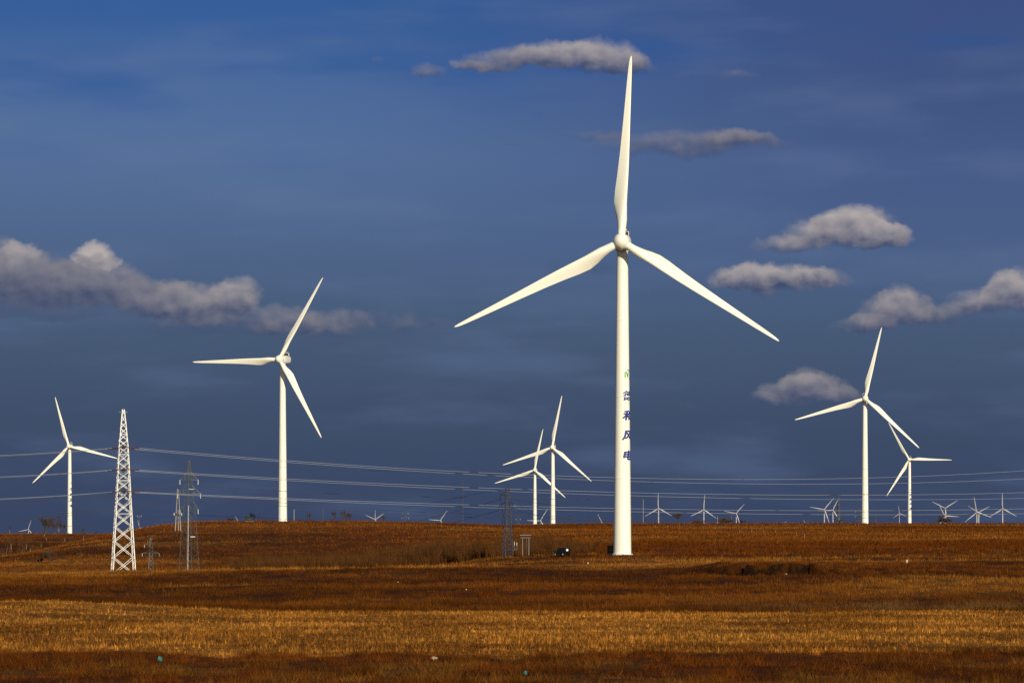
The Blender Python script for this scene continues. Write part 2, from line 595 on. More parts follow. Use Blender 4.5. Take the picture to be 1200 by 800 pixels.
# ------------------------------------------------------------------ materials
def pmat(name, col, rough=.6, metal=0.0, var=.12, scale=3.0, stretch=(1, 1, 1), spec=.3, bump=0.0):
    m = bpy.data.materials.new(name)
    m.use_nodes = True
    t = m.node_tree
    b = t.nodes['Principled BSDF']
    b.inputs['Roughness'].default_value = rough
    b.inputs['Metallic'].default_value = metal
    b.inputs['Specular IOR Level'].default_value = spec
    co = t.nodes.new('ShaderNodeTexCoord')
    mp = t.nodes.new('ShaderNodeMapping')
    mp.inputs['Scale'].default_value = stretch
    t.links.new(co.outputs['Object'], mp.inputs[0])
    n = t.nodes.new('ShaderNodeTexNoise')
    n.inputs['Scale'].default_value = scale
    n.inputs['Detail'].default_value = 5
    t.links.new(mp.outputs[0], n.inputs['Vector'])
    r = t.nodes.new('ShaderNodeMapRange')
    r.inputs['From Min'].default_value = .3
    r.inputs['From Max'].default_value = .7
    r.inputs['To Min'].default_value = 1 - var
    r.inputs['To Max'].default_value = 1 + var * .5
    t.links.new(n.outputs['Fac'], r.inputs[0])
    mx = t.nodes.new('ShaderNodeMix')
    mx.data_type = 'RGBA'
    mx.blend_type = 'MULTIPLY'
    mx.inputs['Factor'].default_value = 1
    mx.inputs[6].default_value = (*col, 1)
    t.links.new(r.outputs[0], mx.inputs[7])
    t.links.new(mx.outputs[2], b.inputs['Base Color'])
    if bump:
        bp = t.nodes.new('ShaderNodeBump')
        bp.inputs['Strength'].default_value = bump
        t.links.new(n.outputs['Fac'], bp.inputs['Height'])
        t.links.new(bp.outputs[0], b.inputs['Normal'])
    return m


def veg_mat(name, ground=False):
    m = bpy.data.materials.new(name)
    m.use_nodes = True
    t = m.node_tree
    b = t.nodes['Principled BSDF']
    b.inputs['Roughness'].default_value = .95
    b.inputs['Specular IOR Level'].default_value = 0.05
    a = t.nodes.new('ShaderNodeAttribute')
    a.attribute_name = "Col"
    if ground:
        co = t.nodes.new('ShaderNodeTexCoord')
        n = t.nodes.new('ShaderNodeTexNoise')
        n.inputs['Scale'].default_value = .9
        n.inputs['Detail'].default_value = 9
        n.inputs['Roughness'].default_value = .7
        t.links.new(co.outputs['Object'], n.inputs['Vector'])
        r = t.nodes.new('ShaderNodeMapRange')
        r.inputs['From Min'].default_value = .3
        r.inputs['From Max'].default_value = .7
        r.inputs['To Min'].default_value = .45
        r.inputs['To Max'].default_value = 1.25
        t.links.new(n.outputs['Fac'], r.inputs[0])
        mx = t.nodes.new('ShaderNodeMix')
        mx.data_type = 'RGBA'
        mx.blend_type = 'MULTIPLY'
        mx.inputs['Factor'].default_value = 1
        t.links.new(a.outputs['Color'], mx.inputs[6])
        t.links.new(r.outputs[0], mx.inputs[7])
        t.links.new(mx.outputs[2], b.inputs['Base Color'])
        bp = t.nodes.new('ShaderNodeBump')
        bp.inputs['Strength'].default_value = .9
        bp.inputs['Distance'].default_value = .5
        t.links.new(n.outputs['Fac'], bp.inputs['Height'])
        t.links.new(bp.outputs[0], b.inputs['Normal'])
    else:
        t.links.new(a.outputs['Color'], b.inputs['Base Color'])
    return m


M_GROUND = veg_mat("ground_cover", True)
M_VEG = veg_mat("dry_plants")
M_WHITE = pmat("turbine_paint", (.84, .84, .77), .38, 0, .05, .35, (1, 1, .12), .4)
M_NAC = pmat("nacelle_paint", (.74, .74, .71), .45, 0, .10, .8)
M_DARKP = pmat("dark_metal", (.03, .032, .035), .5, .2)
M_GALV = pmat("galvanised_steel", (.46, .47, .48), .5, .1, .18, 2.0)
M_GALVW = pmat("white_galvanised_steel", (.80, .80, .80), .5, .0, .10, 2.0)
M_OLD = pmat("weathered_steel", (.11, .125, .125), .6, .2, .25, 1.5)
M_MID = pmat("dull_galvanised_steel", (.52, .53, .52), .55, .0, .25, 1.5)
M_INS = pmat("glass_insulator", (.62, .62, .58), .25, 0, .1, 4)
M_INSB = pmat("brown_porcelain", (.10, .045, .03), .25, 0, .1, 4)
M_WIRE = pmat("aluminium_conductor", (.36, .38, .44), .5, .0, .05, .2)
M_WIRED = pmat("dark_conductor", (.045, .045, .05), .6, .0, .05, .2)
M_CONC = pmat("concrete_pole", (.30, .285, .26), .8, 0, .15, 1.5)
M_CONCD = pmat("weathered_concrete", (.17, .16, .145), .85, 0, .2, 1.5)
M_NAVY = pmat("navy_lettering", (.013, .026, .21), .5, 0, .05)
M_GREEN = pmat("green_emblem", (.05, .32, .03), .5, 0, .05)
M_KIOSK = pmat("dark_green_sheet", (.0045, .010, .0075), .6, 0, .2, 2)
M_KROOF = pmat("pale_roof_sheet", (.045, .055, .065), .5, .2, .1, 2)
M_BARK = pmat("grey_brown_bark", (.16, .10, .065), .9, 0, .3, 2)
M_PALE = pmat("pale_bark", (.26, .19, .13), .85, 0, .3, 1.2, (1, 1, .6))
M_TWIG = pmat("brown_twigs", (.076, .044, .025), .9, 0, .3, 1)
M_CAR = pmat("black_car_paint", (.006, .006, .007), .35, 0, .1, 3, (1, 1, 1), .3)
M_GLASS = pmat("dark_car_glass", (.006, .006, .008), .2, 0, .05)
M_RUB = pmat("tyre_rubber", (.01, .01, .01), .9, 0, .2)
M_LAMP_GLINT = pmat("white_lamp_glint", (.9, .9, .92), .3, 0, .02)  # headlights, and the sun glint painted on the car's rear
M_BAGW = pmat("white_plastic", (.66, .63, .58), .6, 0, .2, 8)
M_BAGT = pmat("teal_plastic", (.03, .17, .16), .5, 0, .3, 8)
M_RAG = pmat("cream_cloth", (.40, .30, .20), .9, 0, .2, 8)
M_REDC = pmat("red_cloth", (.4, .03, .02), .9, 0, .2, 8)
M_ROCK = pmat("pale_stone", (.42, .34, .26), .9, 0, .3, 4)

# ------------------------------------------------------------------ the ground: one sheet, polar grid round the viewpoint
front = np.linspace(-14.5, 14.5, 430)
side = np.concatenate([np.linspace(14.5, 60, 40)[1:], np.linspace(60, 180, 22)[1:]])
ang = np.concatenate([-side[::-1], front, side])
ang = ang[1:]                                       # -180 and 180 coincide
rad = np.concatenate([np.array([1.5]), np.linspace(4, 70, 26), np.arange(72, 240, 1.6), np.arange(240, 700, 2.4), np.arange(700, 1260, 4.0),
                      np.arange(1260, 2400, 9.0), np.geomspace(2410, 46000, 60)])
A_, R_ = np.meshgrid(np.radians(ang), rad)
gx = (R_ * np.sin(A_)).ravel()
gy = (R_ * np.cos(A_)).ravel()
gzv = ground_z(gx, gy)
na, nr = len(ang), len(rad)
idx = np.arange(na * nr).reshape(nr, na)
nxt = np.roll(idx, -1, axis=1)
faces = np.stack([idx[:-1], nxt[:-1], nxt[1:], idx[1:]], -1).reshape(-1, 4)[:, ::-1]
gcol = cover(gx, gy)
# close the small hole under the camera with one centre vertex
ground = np_mesh("ground", np.stack([gx, gy, gzv], 1), faces, M_GROUND, gcol, True)
bm = bmesh.new()
bm.from_mesh(ground.data)
bm.verts.ensure_lookup_table()
bm.faces.new([bm.verts[i] for i in range(na)])
bmesh.ops.recalc_face_normals(bm, faces=bm.faces)
bm.to_mesh(ground.data)
bm.free()
tag(ground, None, None, None, 'structure')

rng = np.random.default_rng(11)


def scatter(n, y0, y1, half=.215, pad=4.0):
    """n points in the wedge ahead, uniform in area"""
    y = np.sqrt(rng.random(n) * (y1 ** 2 - y0 ** 2) + y0 ** 2)
    x = (rng.random(n) * 2 - 1) * (half * y + pad)
    return x, y


def blades(x, y, h, w, lean=.25, curve=None, sink=.05):
    n = len(x)
    z = ground_z(x, y) - sink
    th = rng.random(n) * np.pi
    dx = np.cos(th) * w / 2
    dy = np.sin(th) * w / 2
    lx = (rng.random(n) - .5) * 2 * lean * h
    ly = (rng.random(n) - .5) * 2 * lean * h
    v = np.empty((n, 3, 3))
    v[:, 0] = np.stack([x - dx, y - dy, z], 1)
    v[:, 1] = np.stack([x + dx, y + dy, z], 1)
    v[:, 2] = np.stack([x + lx, y + ly, z + h], 1)
    return v.reshape(-1, 3), np.arange(n * 3).reshape(n, 3)


def vary(c, lo=.7, hi=1.3):
    return c * (lo + (hi - lo) * rng.random(len(c)))[:, None]


# --- foreground weeds
x, y = scatter(300000, 76, 128, .21)
keep = y < field_near(x) + 1.5 * rng.random(len(x))
x, y = x[keep], y[keep]
cl = fbm(x / 1.3, y / 1.6, 201, 3)
h = .09 + .36 * ss(cl, .40, .74) * (.5 + rng.random(len(x)))
w = .010 + .014 * rng.random(len(x))
h = h * (.35 + .75 * rng.random(len(x)))
v, f = blades(x, y, h, w, .75)
c = vary(cover(x, y), .6, 1.25) * (.65 + .7 * ss(fbm(x / .55, y / .9, 202, 3), .35, .65))[:, None]
seed = rng.random(len(x)) < .025
c[seed] = TAN * .8
c = lerp(c, TAN[None] * .8, (rng.random(len(x)) < .10) * ss(cl, .62, .45) * .8) if False else c
np_mesh("dry_weeds", v, f, M_VEG, np.repeat(c, 3, 0))
tag(bpy.data.objects["dry_weeds"], "dark rusty weeds along the near edge of the stubble field", "weeds", None, 'stuff')

# --- stubble: cut stalks in rows
rows_y = np.arange(112, 222, .62)
per = []
for ry in rows_y:
    hw = .215 * ry + 4
    nst = int(hw * 2 / .175)
    xx = -hw + 2 * hw * rng.random(nst)
    yy = ry + (xx * .012) + rng.normal(0, .06, nst) + .25 * np.sin(xx / 17 + ry)
    gap = fbm(xx / 7, yy / 2.5, 211, 3)
    k = rng.random(nst) < (.22 + .78 * ss(gap, .38, .56))
    per.append(np.stack([xx[k], yy[k]], 1))
p = np.concatenate(per)
k = (p[:, 1] > field_near(p[:, 0]) - 1.2) & (p[:, 1] < field_far(p[:, 0]) + .5)
p = p[k]
n0 = len(p)
tone = .45 + 1.05 * rng.random(n0) ** 1.2                     # each cut plant has its own tone: grey-brown to bleached straw
tint = np.where((rng.random(n0) < .16)[:, None], np.array((1.25, 1.35, 1.6))[None], np.array((1.0, 1.0, 1.0))[None])
dead = rng.random(n0) < .20
tone[dead] *= .45
ph = (.10 + .24 * rng.random(n0)) * (.8 + .4 * fbm(p[:, 0] / 6, p[:, 1] / 6, 212, 2))
NB = 5
x = np.repeat(p[:, 0], NB) + rng.normal(0, .035, n0 * NB)
y = np.repeat(p[:, 1], NB) + rng.normal(0, .035, n0 * NB)
n = len(x)
h = np.repeat(ph, NB) * (.45 + .65 * rng.random(n))
w = .020 + .026 * rng.random(n)
v, f = blades(x, y, h, w, .30)
c = cover(x, y) * (np.repeat(tone[:, None] * tint, NB, 0)) * (.75 + .5 * rng.random(n))[:, None]
# loose straw and leaves between the rows
x2, y2 = scatter(130000, 112, 222, .21)
k = (y2 > field_near(x2) - 1) & (y2 < field_far(x2) + .5)
x2, y2 = x2[k], y2[k]
v2, f2 = blades(x2, y2, .04 + .10 * rng.random(len(x2)), .03 + .05 * rng.random(len(x2)), 1.3)
c2 = vary(cover(x2, y2), .25, .95)
np_mesh("stubble", np.concatenate([v, v2]), np.concatenate([f, f2 + len(v)]), M_VEG, np.repeat(np.concatenate([c, c2]), 3, 0))
tag(bpy.data.objects["stubble"], "golden maize stubble covering the near field", "stubble", None, 'stuff')

# --- dry grass on the slopes beyond
vs, fs, cs = [], [], []
off = 0
for (n, y0, y1, hh, ww) in ((230000, 210, 330, .30, .05), (230000, 330, 520, .32, .075), (210000, 520, 850, .38, .12), (160000, 850, 1260, .45, .2), (90000, 1260, 2250, .5, .3)):
    x, y = scatter(n, y0, y1, .205, 6)
    k = y > field_far(x) + 1
    yb = bank_line(x)
    bare = (x > 31) & (x < 52) & (y > yb - 4.5) & (y < yb + .8) & (fbm(x / 1.6, y / 4, 53, 3) > .41)
    k &= ~bare
    x, y = x[k], y[k]
    t = fbm(x / 2.6, y / 4.2, 221, 3)
    h = hh * (.22 + 1.5 * ss(t, .36, .72)) * (.5 + rng.random(len(x)))
    v, f = blades(x, y, h, ww * (.6 + .8 * rng.random(len(x))), .35)
    vs.append(v)
    fs.append(f + off)
    off += len(v)
    cs.append(np.repeat(vary(cover(x, y), .62, 1.35), 3, 0))
np_mesh("dry_grass", np.concatenate(vs), np.concatenate(fs), M_VEG, np.concatenate(cs))
tag(bpy.data.objects["dry_grass"], "brown dry grass over the rolling slopes behind the field", "grass", None, 'stuff')


# --- scrub: fans of bare twigs
def scrub(name, label, pts, hts, ntw, colA, colB, spread=.45, w=(.03, .07)):
    V_, C_ = [], []
    n = len(pts)
    xs = np.repeat(pts[:, 0], ntw)
    ys = np.repeat(pts[:, 1], ntw)
    hs = np.repeat(hts, ntw) * (.45 + .6 * rng.random(n * ntw))
    t = np.repeat(rng.random(n), ntw)
    th = rng.random(n * ntw) * 2 * np.pi
    r0 = .25 * hs * rng.random(n * ntw)
    bx = xs + r0 * np.cos(th)
    by = ys + r0 * np.sin(th)
    z = ground_z(bx, by) - .1
    le = spread * hs * rng.random(n * ntw)
    tx = bx + le * np.cos(th)
    ty = by + le * np.sin(th)
    mx = bx + .35 * le * np.cos(th)
    my = by + .35 * le * np.sin(th)
    ww = w[0] + (w[1] - w[0]) * rng.random(n * ntw)
    ph = rng.random(n * ntw) * np.pi
    ax, ay = np.cos(ph) * ww / 2, np.sin(ph) * ww / 2
    v = np.empty((n * ntw, 5, 3))
    v[:, 0] = np.stack([bx - ax, by - ay, z], 1)
    v[:, 1] = np.stack([bx + ax, by + ay, z], 1)
    v[:, 2] = np.stack([mx + ax * .8, my + ay * .8, z + .55 * hs], 1)
    v[:, 3] = np.stack([mx - ax * .8, my - ay * .8, z + .55 * hs], 1)
    v[:, 4] = np.stack([tx, ty, z + hs], 1)
    i = np.arange(n * ntw)[:, None] * 5
    tri = np.concatenate([i + np.array([[0, 1, 2]]), i + np.array([[0, 2, 3]]), i + np.array([[3, 2, 4]])])
    c = lerp(colA[None] + 0 * t[:, None], colB[None] + 0 * t[:, None], t) * (.6 + .7 * rng.random(n * ntw))[:, None]
    o = np_mesh(name, v.reshape(-1, 3), tri, M_VEG, np.repeat(c, 5, 0))
    tag(o, label, "scrub", None, 'stuff')
    return o


SCR_A = np.array((.125, .052, .017))
SCR_B = np.array((.20, .080, .022))
# thicket in the hollow in front of the hill
n = 3600
yy = 660 + 150 * rng.random(n)
pxs = 235 + 480 * rng.random(n)
xx = (pxs - 600) / F * yy
dn = fbm(xx / 9, yy / 30, 231, 3)
env = ss(pxs, 235, 330) * (1 - ss(pxs, 600, 715))
k = rng.random(n) < (.15 + .85 * ss(dn, .36, .58)) * (.25 + .75 * env)
ht = (1.5 + 3.6 * rng.random(n) * ss(dn, .3, .62)) * (.45 + .55 * env)
scrub("thicket", "dark leafless thicket in the hollow below the hill", np.stack([xx, yy], 1)[k], ht[k], 44, SCR_A * .52, SCR_B * .55)
# low rust scrub along the rise
n = 3400
yy = 610 + 150 * rng.random(n)
pxs = 640 + 640 * rng.random(n)
xx = (pxs - 600) / F * yy
dn = fbm(xx / 14, yy / 40, 232, 3)
k = rng.random(n) < ss(dn, .36, .6)
ht = .6 + 1.3 * rng.random(n) * ss(dn, .35, .65)
scrub("low_scrub", "low rust coloured scrub along the foot of the rise", np.stack([xx, yy], 1)[k], ht[k], 26, RUST * .6, RUST * .95, .5)
# brush in the far gully and around the foot of the white pylon
n = 1500
yy = np.concatenate([1300 + 480 * rng.random(900), 560 + 240 * rng.random(600)])
pxs = np.concatenate([-40 + 250 * rng.random(900), -30 + 270 * rng.random(600)])
xx = (pxs - 600) / F * yy
dn = fbm(xx / 12, yy / 40, 233, 3)
k = rng.random(n) < ss(dn, .40, .6)
ht = np.where(yy > 1000, 1.5 + 3.0 * rng.random(n), .6 + 1.5 * rng.random(n)) * ss(dn, .3, .65)
scrub("gully_brush", "sparse brown brush in the gully under the far ridge", np.stack([xx, yy], 1)[k], ht[k], 30, SCR_A * .6, SCR_B * .75)


# ------------------------------------------------------------------ wind turbines
HUB_H = 65.0
RAD = 38.6
OVER = 3.9


def r_tower(h):
    return 1.85 + (1.16 - 1.85) * (h / (HUB_H - 1.7))


mb = MB()
prof = [(2.15, -.6), (2.15, .25), (r_tower(.26), .26)]
H_T = HUB_H - 1.7
for zz in (16, 33, 49):
    r = r_tower(zz)
    prof += [(r, zz - .08), (r + .045, zz - .07), (r + .045, zz + .07), (r_tower(zz + .08), zz + .08)]
prof += [(r_tower(H_T), H_T), (1.3, H_T + .02), (1.3, H_T + .3)]
mb.revolve(prof, 56)
ME_TOWER = mb.mesh("tower", M_WHITE, True, R(35))

# nacelle: rounded lofted body, long axis along y (front -y)
mb = MB()
secs = []
for (yy, hw, hh, zc) in ((-2.2, 1.15, 1.2, 0), (-2.0, 1.4, 1.5, 0), (-.8, 1.65, 1.72, .02), (2.0, 1.7, 1.8, .1), (5.0, 1.6, 1.7, .18), (6.4, 1.35, 1.4, .28), (6.9, .9, .95, .35)):
    ring = []
    for k in range(28):
        a = 2 * math.pi * k / 28
        ca, sa = math.cos(a), math.sin(a)
        e = .62
        ring.append((hw * math.copysign(abs(ca) ** e, ca), yy, zc + hh * math.copysign(abs(sa) ** e, sa)))
    secs.append(ring)
mb.rings(secs)
ME_NAC = mb.mesh("nacelle", M_NAC, True, R(40))
mb = MB()
mb.box((0, 4.4, 2.35), (2.0, .9, .85))
ME_COOL = mb.mesh("cooler", M_DARKP)
mb = MB()
for sx in (-1, 1):
    mb.box((sx * 1.06, 4.4, 2.4), (.1, 1.0, 1.0))
mb.box((0, 4.4, 2.86), (2.2, 1.0, .09))
ME_COOLF = mb.mesh("cooler_frame", M_NAC)
mb = MB()
mb.tube([(0, 5.6, 1.7), (0, 5.6, 3.6)], .05, 6)
mb.beam((-.5, 5.6, 3.3), (.5, 5.6, 3.3), .06)
mb.box((-.5, 5.6, 3.42), (.18, .18, .2))
mb.box((.5, 5.6, 3.42), (.18, .18, .2))
ME_ANEM = mb.mesh("wind_sensor", M_NAC)

# spinner with three root collars
mb = MB()
mb.revolve([(1.0, -1.55), (1.5, -1.5), (1.66, -1.0), (1.72, -.2), (1.66, .5), (1.45, 1.1), (1.1, 1.6), (.65, 1.95), (.25, 2.08), (.02, 2.1)], 36, (0, 0, 0), 'Y')
ME_HUB = mb.mesh("hub", M_WHITE, True, R(50))


def blade_mesh():
    mb = MB()
    st_ = [(1.0, 1.60, 1.0, 1.0, 0), (1.9, 1.62, 1.0, 1.0, 14), (3.0, 1.75, .9, .85, 14), (4.6, 2.25, .62, .5, 13.5), (6.4, 2.80, .42, .15, 12.5), (8.2, 3.02, .32, 0, 11), (10.5, 2.86, .26, 0, 9),
           (14, 2.45, .22, 0, 6.5), (18, 2.05, .20, 0, 4.5), (22, 1.72, .185, 0, 3), (26, 1.42, .175, 0, 2), (30, 1.15, .165, 0, 1), (33.5, .92, .16, 0, .4), (36, .72, .16, 0, 0), (37.6, .52, .16, 0, 0),
           (38.3, .30, .16, 0, 0), (38.6, .08, .2, 0, 0)]
    n = 24
    rs = []
    for (z, c, th, circ, tw) in st_:
        ring = []
        cs, sn = math.cos(R(-1.9 * tw - 5)), math.sin(R(-1.9 * tw - 5))
        for k in range(n):
            a = 2 * math.pi * k / n
            t = (1 - math.cos(a)) / 2                      # 0 leading .. 1 trailing
            s = 1 if a <= math.pi else -1
            ya = 5 * th * (.2969 * math.sqrt(t) - .126 * t - .3516 * t * t + .2843 * t ** 3 - .1036 * t ** 4) * c * s + .02 * c * math.sin(math.pi * t)
            le = min(.8, .3 * c + .12)
            xa = le - t * c
            xc = .5 * c * math.cos(a)
            yc = .5 * c * math.sin(a)
            X = xa * (1 - circ) + xc * circ
            Y = ya * (1 - circ) + yc * circ
            bend = -.0009 * z * z * .6                        # slight pre-bend upwind
            ring.append((X * cs - Y * sn, X * sn + Y * cs + bend, z))
        rs.append(ring)
    mb.rings(rs)
    return mb.mesh("blade", M_WHITE, True, R(60))


ME_BLADE = blade_mesh()


# writing on the tower: flat glyphs wrapped round the cone
def wrap_mesh(bm, zc, th_c, mat, name, gap=.03):
    xs = [v.co.x for v in bm.verts]
    lo, hi_ = min(xs), max(xs)
    xcut = lo + .1
    while xcut < hi_:
        bmesh.ops.bisect_plane(bm, geom=bm.verts[:] + bm.edges[:] + bm.faces[:], plane_co=(xcut, 0, 0), plane_no=(1, 0, 0), dist=1e-5)
        xcut += .1
    for v in bm.verts:
        h = zc + v.co.y
        r = r_tower(h) + gap + v.co.z
        a = th_c + v.co.x / r_tower(zc)
        v.co = Vector((r * math.sin(a), -r * math.cos(a), h))
    me = bpy.data.meshes.new(name)
    bm.to_mesh(me)
    bm.free()
    me.materials.append(mat)
    return me


def glyph_bm(ch, size):
    cu = bpy.data.curves.new("glyph", 'FONT')
    cu.body = ch
    cu.size = size
    cu.align_x = 'CENTER'
    cu.offset = .012 * size
    cu.resolution_u = 4
    ob = bpy.data.objects.new("glyph", cu)
    C.objects.link(ob)
    dg = bpy.context.evaluated_depsgraph_get()
    me = bpy.data.meshes.new_from_object(ob.evaluated_get(dg))
    bm = bmesh.new()
    bm.from_mesh(me)
    bpy.data.objects.remove(ob)
    bpy.data.curves.remove(cu)
    bpy.data.meshes.remove(me)
    ys = [v.co.y for v in bm.verts]
    xs = [v.co.x for v in bm.verts]
    cy, cx = (min(ys) + max(ys)) / 2, (min(xs) + max(xs)) / 2
    for v in bm.verts:
        v.co.y -= cy
        v.co.x -= cx
        v.co.x = (v.co.x + .14 * v.co.y) * 1.3      # broad brush-like lettering
    return bm


TEXT_TH = R(57)
LETTERS = []
for ch, zc in (("德", 33.2), ("和", 29.1), ("风", 24.9), ("电", 20.8)):
    g = glyph_bm(ch, 2.15)
    src = bpy.data.meshes.new("stroke")
    g.to_mesh(src)
    for q, (ox, oy) in enumerate(((.09, 0), (-.09, .0), (0, .06), (0, -.06)) if ch != "德" else ((.05, 0), (-.05, 0))):     # thicker brush strokes: shifted layers 3 mm apart
        n0 = len(g.verts)
        g.from_mesh(src)
        g.verts.ensure_lookup_table()
        for v in g.verts[n0:]:
            v.co += Vector((ox, oy, .003 * (q + 1)))
    bpy.data.meshes.remove(src)
    LETTERS.append(wrap_mesh(g, zc, TEXT_TH, M_NAVY, "character"))


def poly_bm(polys):
    bm = bmesh.new()
    for pl in polys:
        bm.faces.new([bm.verts.new((px_, py_, 0)) for px_, py_ in pl])
    return bm


def arc_strip(r0, r1, a0, a1, n=20, sx=.85, sy=1.0):
    out = []
    for k in range(n):
        p0 = R(a0 + (a1 - a0) * k / n)
        p1 = R(a0 + (a1 - a0) * (k + 1) / n)
        out.append([(sx * r0 * math.cos(p0), sy * r0 * math.sin(p0)), (sx * r1 * math.cos(p0), sy * r1 * math.sin(p0)),
                    (sx * r1 * math.cos(p1), sy * r1 * math.sin(p1)), (sx * r0 * math.cos(p1), sy * r0 * math.sin(p1))])
    return out


ring_ = arc_strip(.84, 1.0, -75, 120)
ME_LOGO_B = wrap_mesh(poly_bm(ring_), 37.6, R(62), M_NAVY, "emblem_ring")
nn = [[(-.62, -.72), (-.36, -.66), (-.36, .62), (-.62, .40)], [(-.35, .62), (-.12, .55), (.30, -.45), (.08, -.62)], [(.09, -.62), (.31, -.45), (.42, .55), (.20, .60)]]
ME_LOGO_G = wrap_mesh(poly_bm(nn), 37.6, R(46), M_GREEN, "emblem", .022)


M_HAZEP = pmat("hazed_turbine_paint", (.46, .46, .49), .5, 0, .08, .35, (1, 1, .12), .3)  # turbine white greyed down, distance haze put into the colour


def turbine(label, px, py, Rpx, a0, yaw=8.0, text=False, Y=None, detail=True):
    Y = Y or RAD * F / Rpx
    hub = at(px, py, Y)
    d = Vector((-math.sin(R(yaw)), -math.cos(R(yaw)), 0))
    ax = hub - d * OVER
    base = gz(ax.x, ax.y) - .05
    hh = hub.z - base
    hh = min(hh, 95)
    sc = (hh - 1.7) / H_T
    root = empty("wind_turbine", (ax.x, ax.y, hub.z - hh), R(-yaw))
    tag(root, label, "wind turbine", "wind turbines across the plain")
    tw = link("tower", ME_TOWER, root)
    tw.scale = (1, 1, sc)
    if text:
        for me in LETTERS:
            o = link("character", me, tw)
        o = link("emblem_ring", ME_LOGO_B, tw)
        o = link("emblem", ME_LOGO_G, tw)
    nc = link("nacelle", ME_NAC, root, (0, 0, hh))
    if detail:
        cf = link("cooler", ME_COOL, nc)
        link("cooler_frame", ME_COOLF, nc)
        link("wind_sensor", ME_ANEM, nc)
    tilt = Matrix.Rotation(R(-4), 4, 'X')
    hb = link("hub", ME_HUB, root)
    hb.matrix_local = Matrix.Translation((0, -OVER, hh)) @ tilt
    for k in range(3):
        th = R(90 - (a0 + 120 * k))
        b = link("blade", ME_BLADE, root)
        b.matrix_local = Matrix.Translation((0, -OVER, hh)) @ tilt @ Matrix.Rotation(th, 4, 'Y')
    if not detail:                                            # far machines painted greyer to stand in for haze fade
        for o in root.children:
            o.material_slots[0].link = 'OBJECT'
            o.material_slots[0].material = M_HAZEP
    return root


turbine("tallest white wind turbine, with an emblem and blue lettering down its thick tower", 728, 283, 219.5, 87.2, 5.7, True)
turbine("white wind turbine on top of the grassy hill beside a dark green kiosk", 327.3, 420.8, 108.5, 61, 16.4)
turbine("white lettered wind turbine behind the bare trees, one blade tip touching the white pylon", 80.5, 522.7, 60.2, 106, 2, True)
turbine("white wind turbine with no lettering whose lowest blade crosses another rotor's raised blade", 1013.8, 466.8, 85.6, 77, 6)
turbine("taller of the two overlapping white turbines above the transformer platform", 647, 524.0, 61.8, 79.6, 9)
turbine("shorter of the two overlapping white turbines, its rotor partly behind the taller tower", 626.3, 550.5, 49.2, 78.5, 7)
turbine("white lettered wind turbine with one blade level, its raised blade behind another rotor's blade", 1065.3, 538.2, 50, 119, 14, True)
SMALL = [
    ("tiny far turbine with an upright blade, nearest to the tallest tower on the skyline", 771.5, 595.3, 18.2, 91),
    ("tiny far turbine standing over the low round hedge on the skyline", 824.7, 597.0, 18.0, 86),
    ("tiny far turbine just beyond the dark hedge with one blade raised at a slant", 862.8, 601.2, 14.6, 49),
    ("front one of two tiny overlapping turbines beside the banded mast", 966.0, 596.6, 17.4, 50),
    ("tiny far turbine whose raised blade meets the tip of the banded mast", 976.0, 597.3, 16.2, 63),
    ("very faint tiny turbine between the two tall towers with single raised blades", 1054.0, 601.3, 9.2, 97),
    ("tiny far turbine rising above a round bare bush, blades in a Y", 1107.8, 595.2, 17.2, 33),
    ("tiny far turbine low behind the round bare bush, one blade level", 1107.4, 604.3, 16.6, 117),
    ("front one of the two tiny crossed turbines near the photo's edge, one blade up", 1144.7, 599.8, 18.2, 100),
    ("rear one of the two tiny crossed turbines, two blades raised behind the front rotor", 1147.0, 600.0, 14.8, 29),
    ("last tiny far turbine before the photo's edge, one blade straight up", 1175.0, 595.8, 18.6, 91),
    ("tiny turbine with two spread blades in a wide V just above the hill line", 440.0, 608.4, 13.4, 36),
    ("tiny turbine showing only one upright blade between the arms of a V", 439.7, 609.6, 12.4, 90),
    ("tiny turbine low on the hill line below the crossing dark wires, one blade level", 516.2, 609.4, 14.3, 56),
    ("tiny turbine seen between the two overlapping turbines' towers", 633.3, 609.8, 16.2, 59),
    ("tiny turbine sunk behind the ridge with one leaning blade beside the tallest tower", 706.5, 614.2, 13.8, 116),
    ("tiny faint turbine on the far ridge beyond the gully, left of the bare trees", 33.0, 620.0, 12.0, 72),
    ("tiny faint turbine just behind the slope beside the white pylon", 163.3, 618.0, 9.6, 103),
    ("tiny turbine blade poking over the hilltop beside the dark green kiosk", 280.0, 612.5, 9.8, 118),
    ("tiny turbine blade tip over the skyline between the dark hedge and the banded mast", 915.0, 617.0, 9.5, 46),
    ("tiny turbine blade tip over the skyline, short of the two overlapping small turbines", 945.0, 616.0, 8.2, 114),
]
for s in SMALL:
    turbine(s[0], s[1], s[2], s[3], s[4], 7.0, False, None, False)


# ------------------------------------------------------------------ pylons
def lattice(mb, levels, legw, bracew, double=False, horiz=()):
    """square tapering lattice; levels = [(z, half_width)]"""
    def cor(z, hw):
        return [Vector((-hw, -hw, z)), Vector((hw, -hw, z)), Vector((hw, hw, z)), Vector((-hw, hw, z))]
    for k in range(len(levels) - 1):
        a = cor(*levels[k])
        b = cor(*levels[k + 1])
        for i in range(4):
            j = (i + 1) % 4
            mb.beam(a[i], b[i], legw)
            mb.beam(a[i], b[j], bracew)
            mb.beam(a[j], b[i], bracew)
            if k in horiz:
                mb.beam(a[i], a[j], bracew)


def interp_w(tab, z):
    zs = [t[0] for t in tab]
    ws = [t[1] for t in tab]
    return float(np.interp(z, zs, ws))


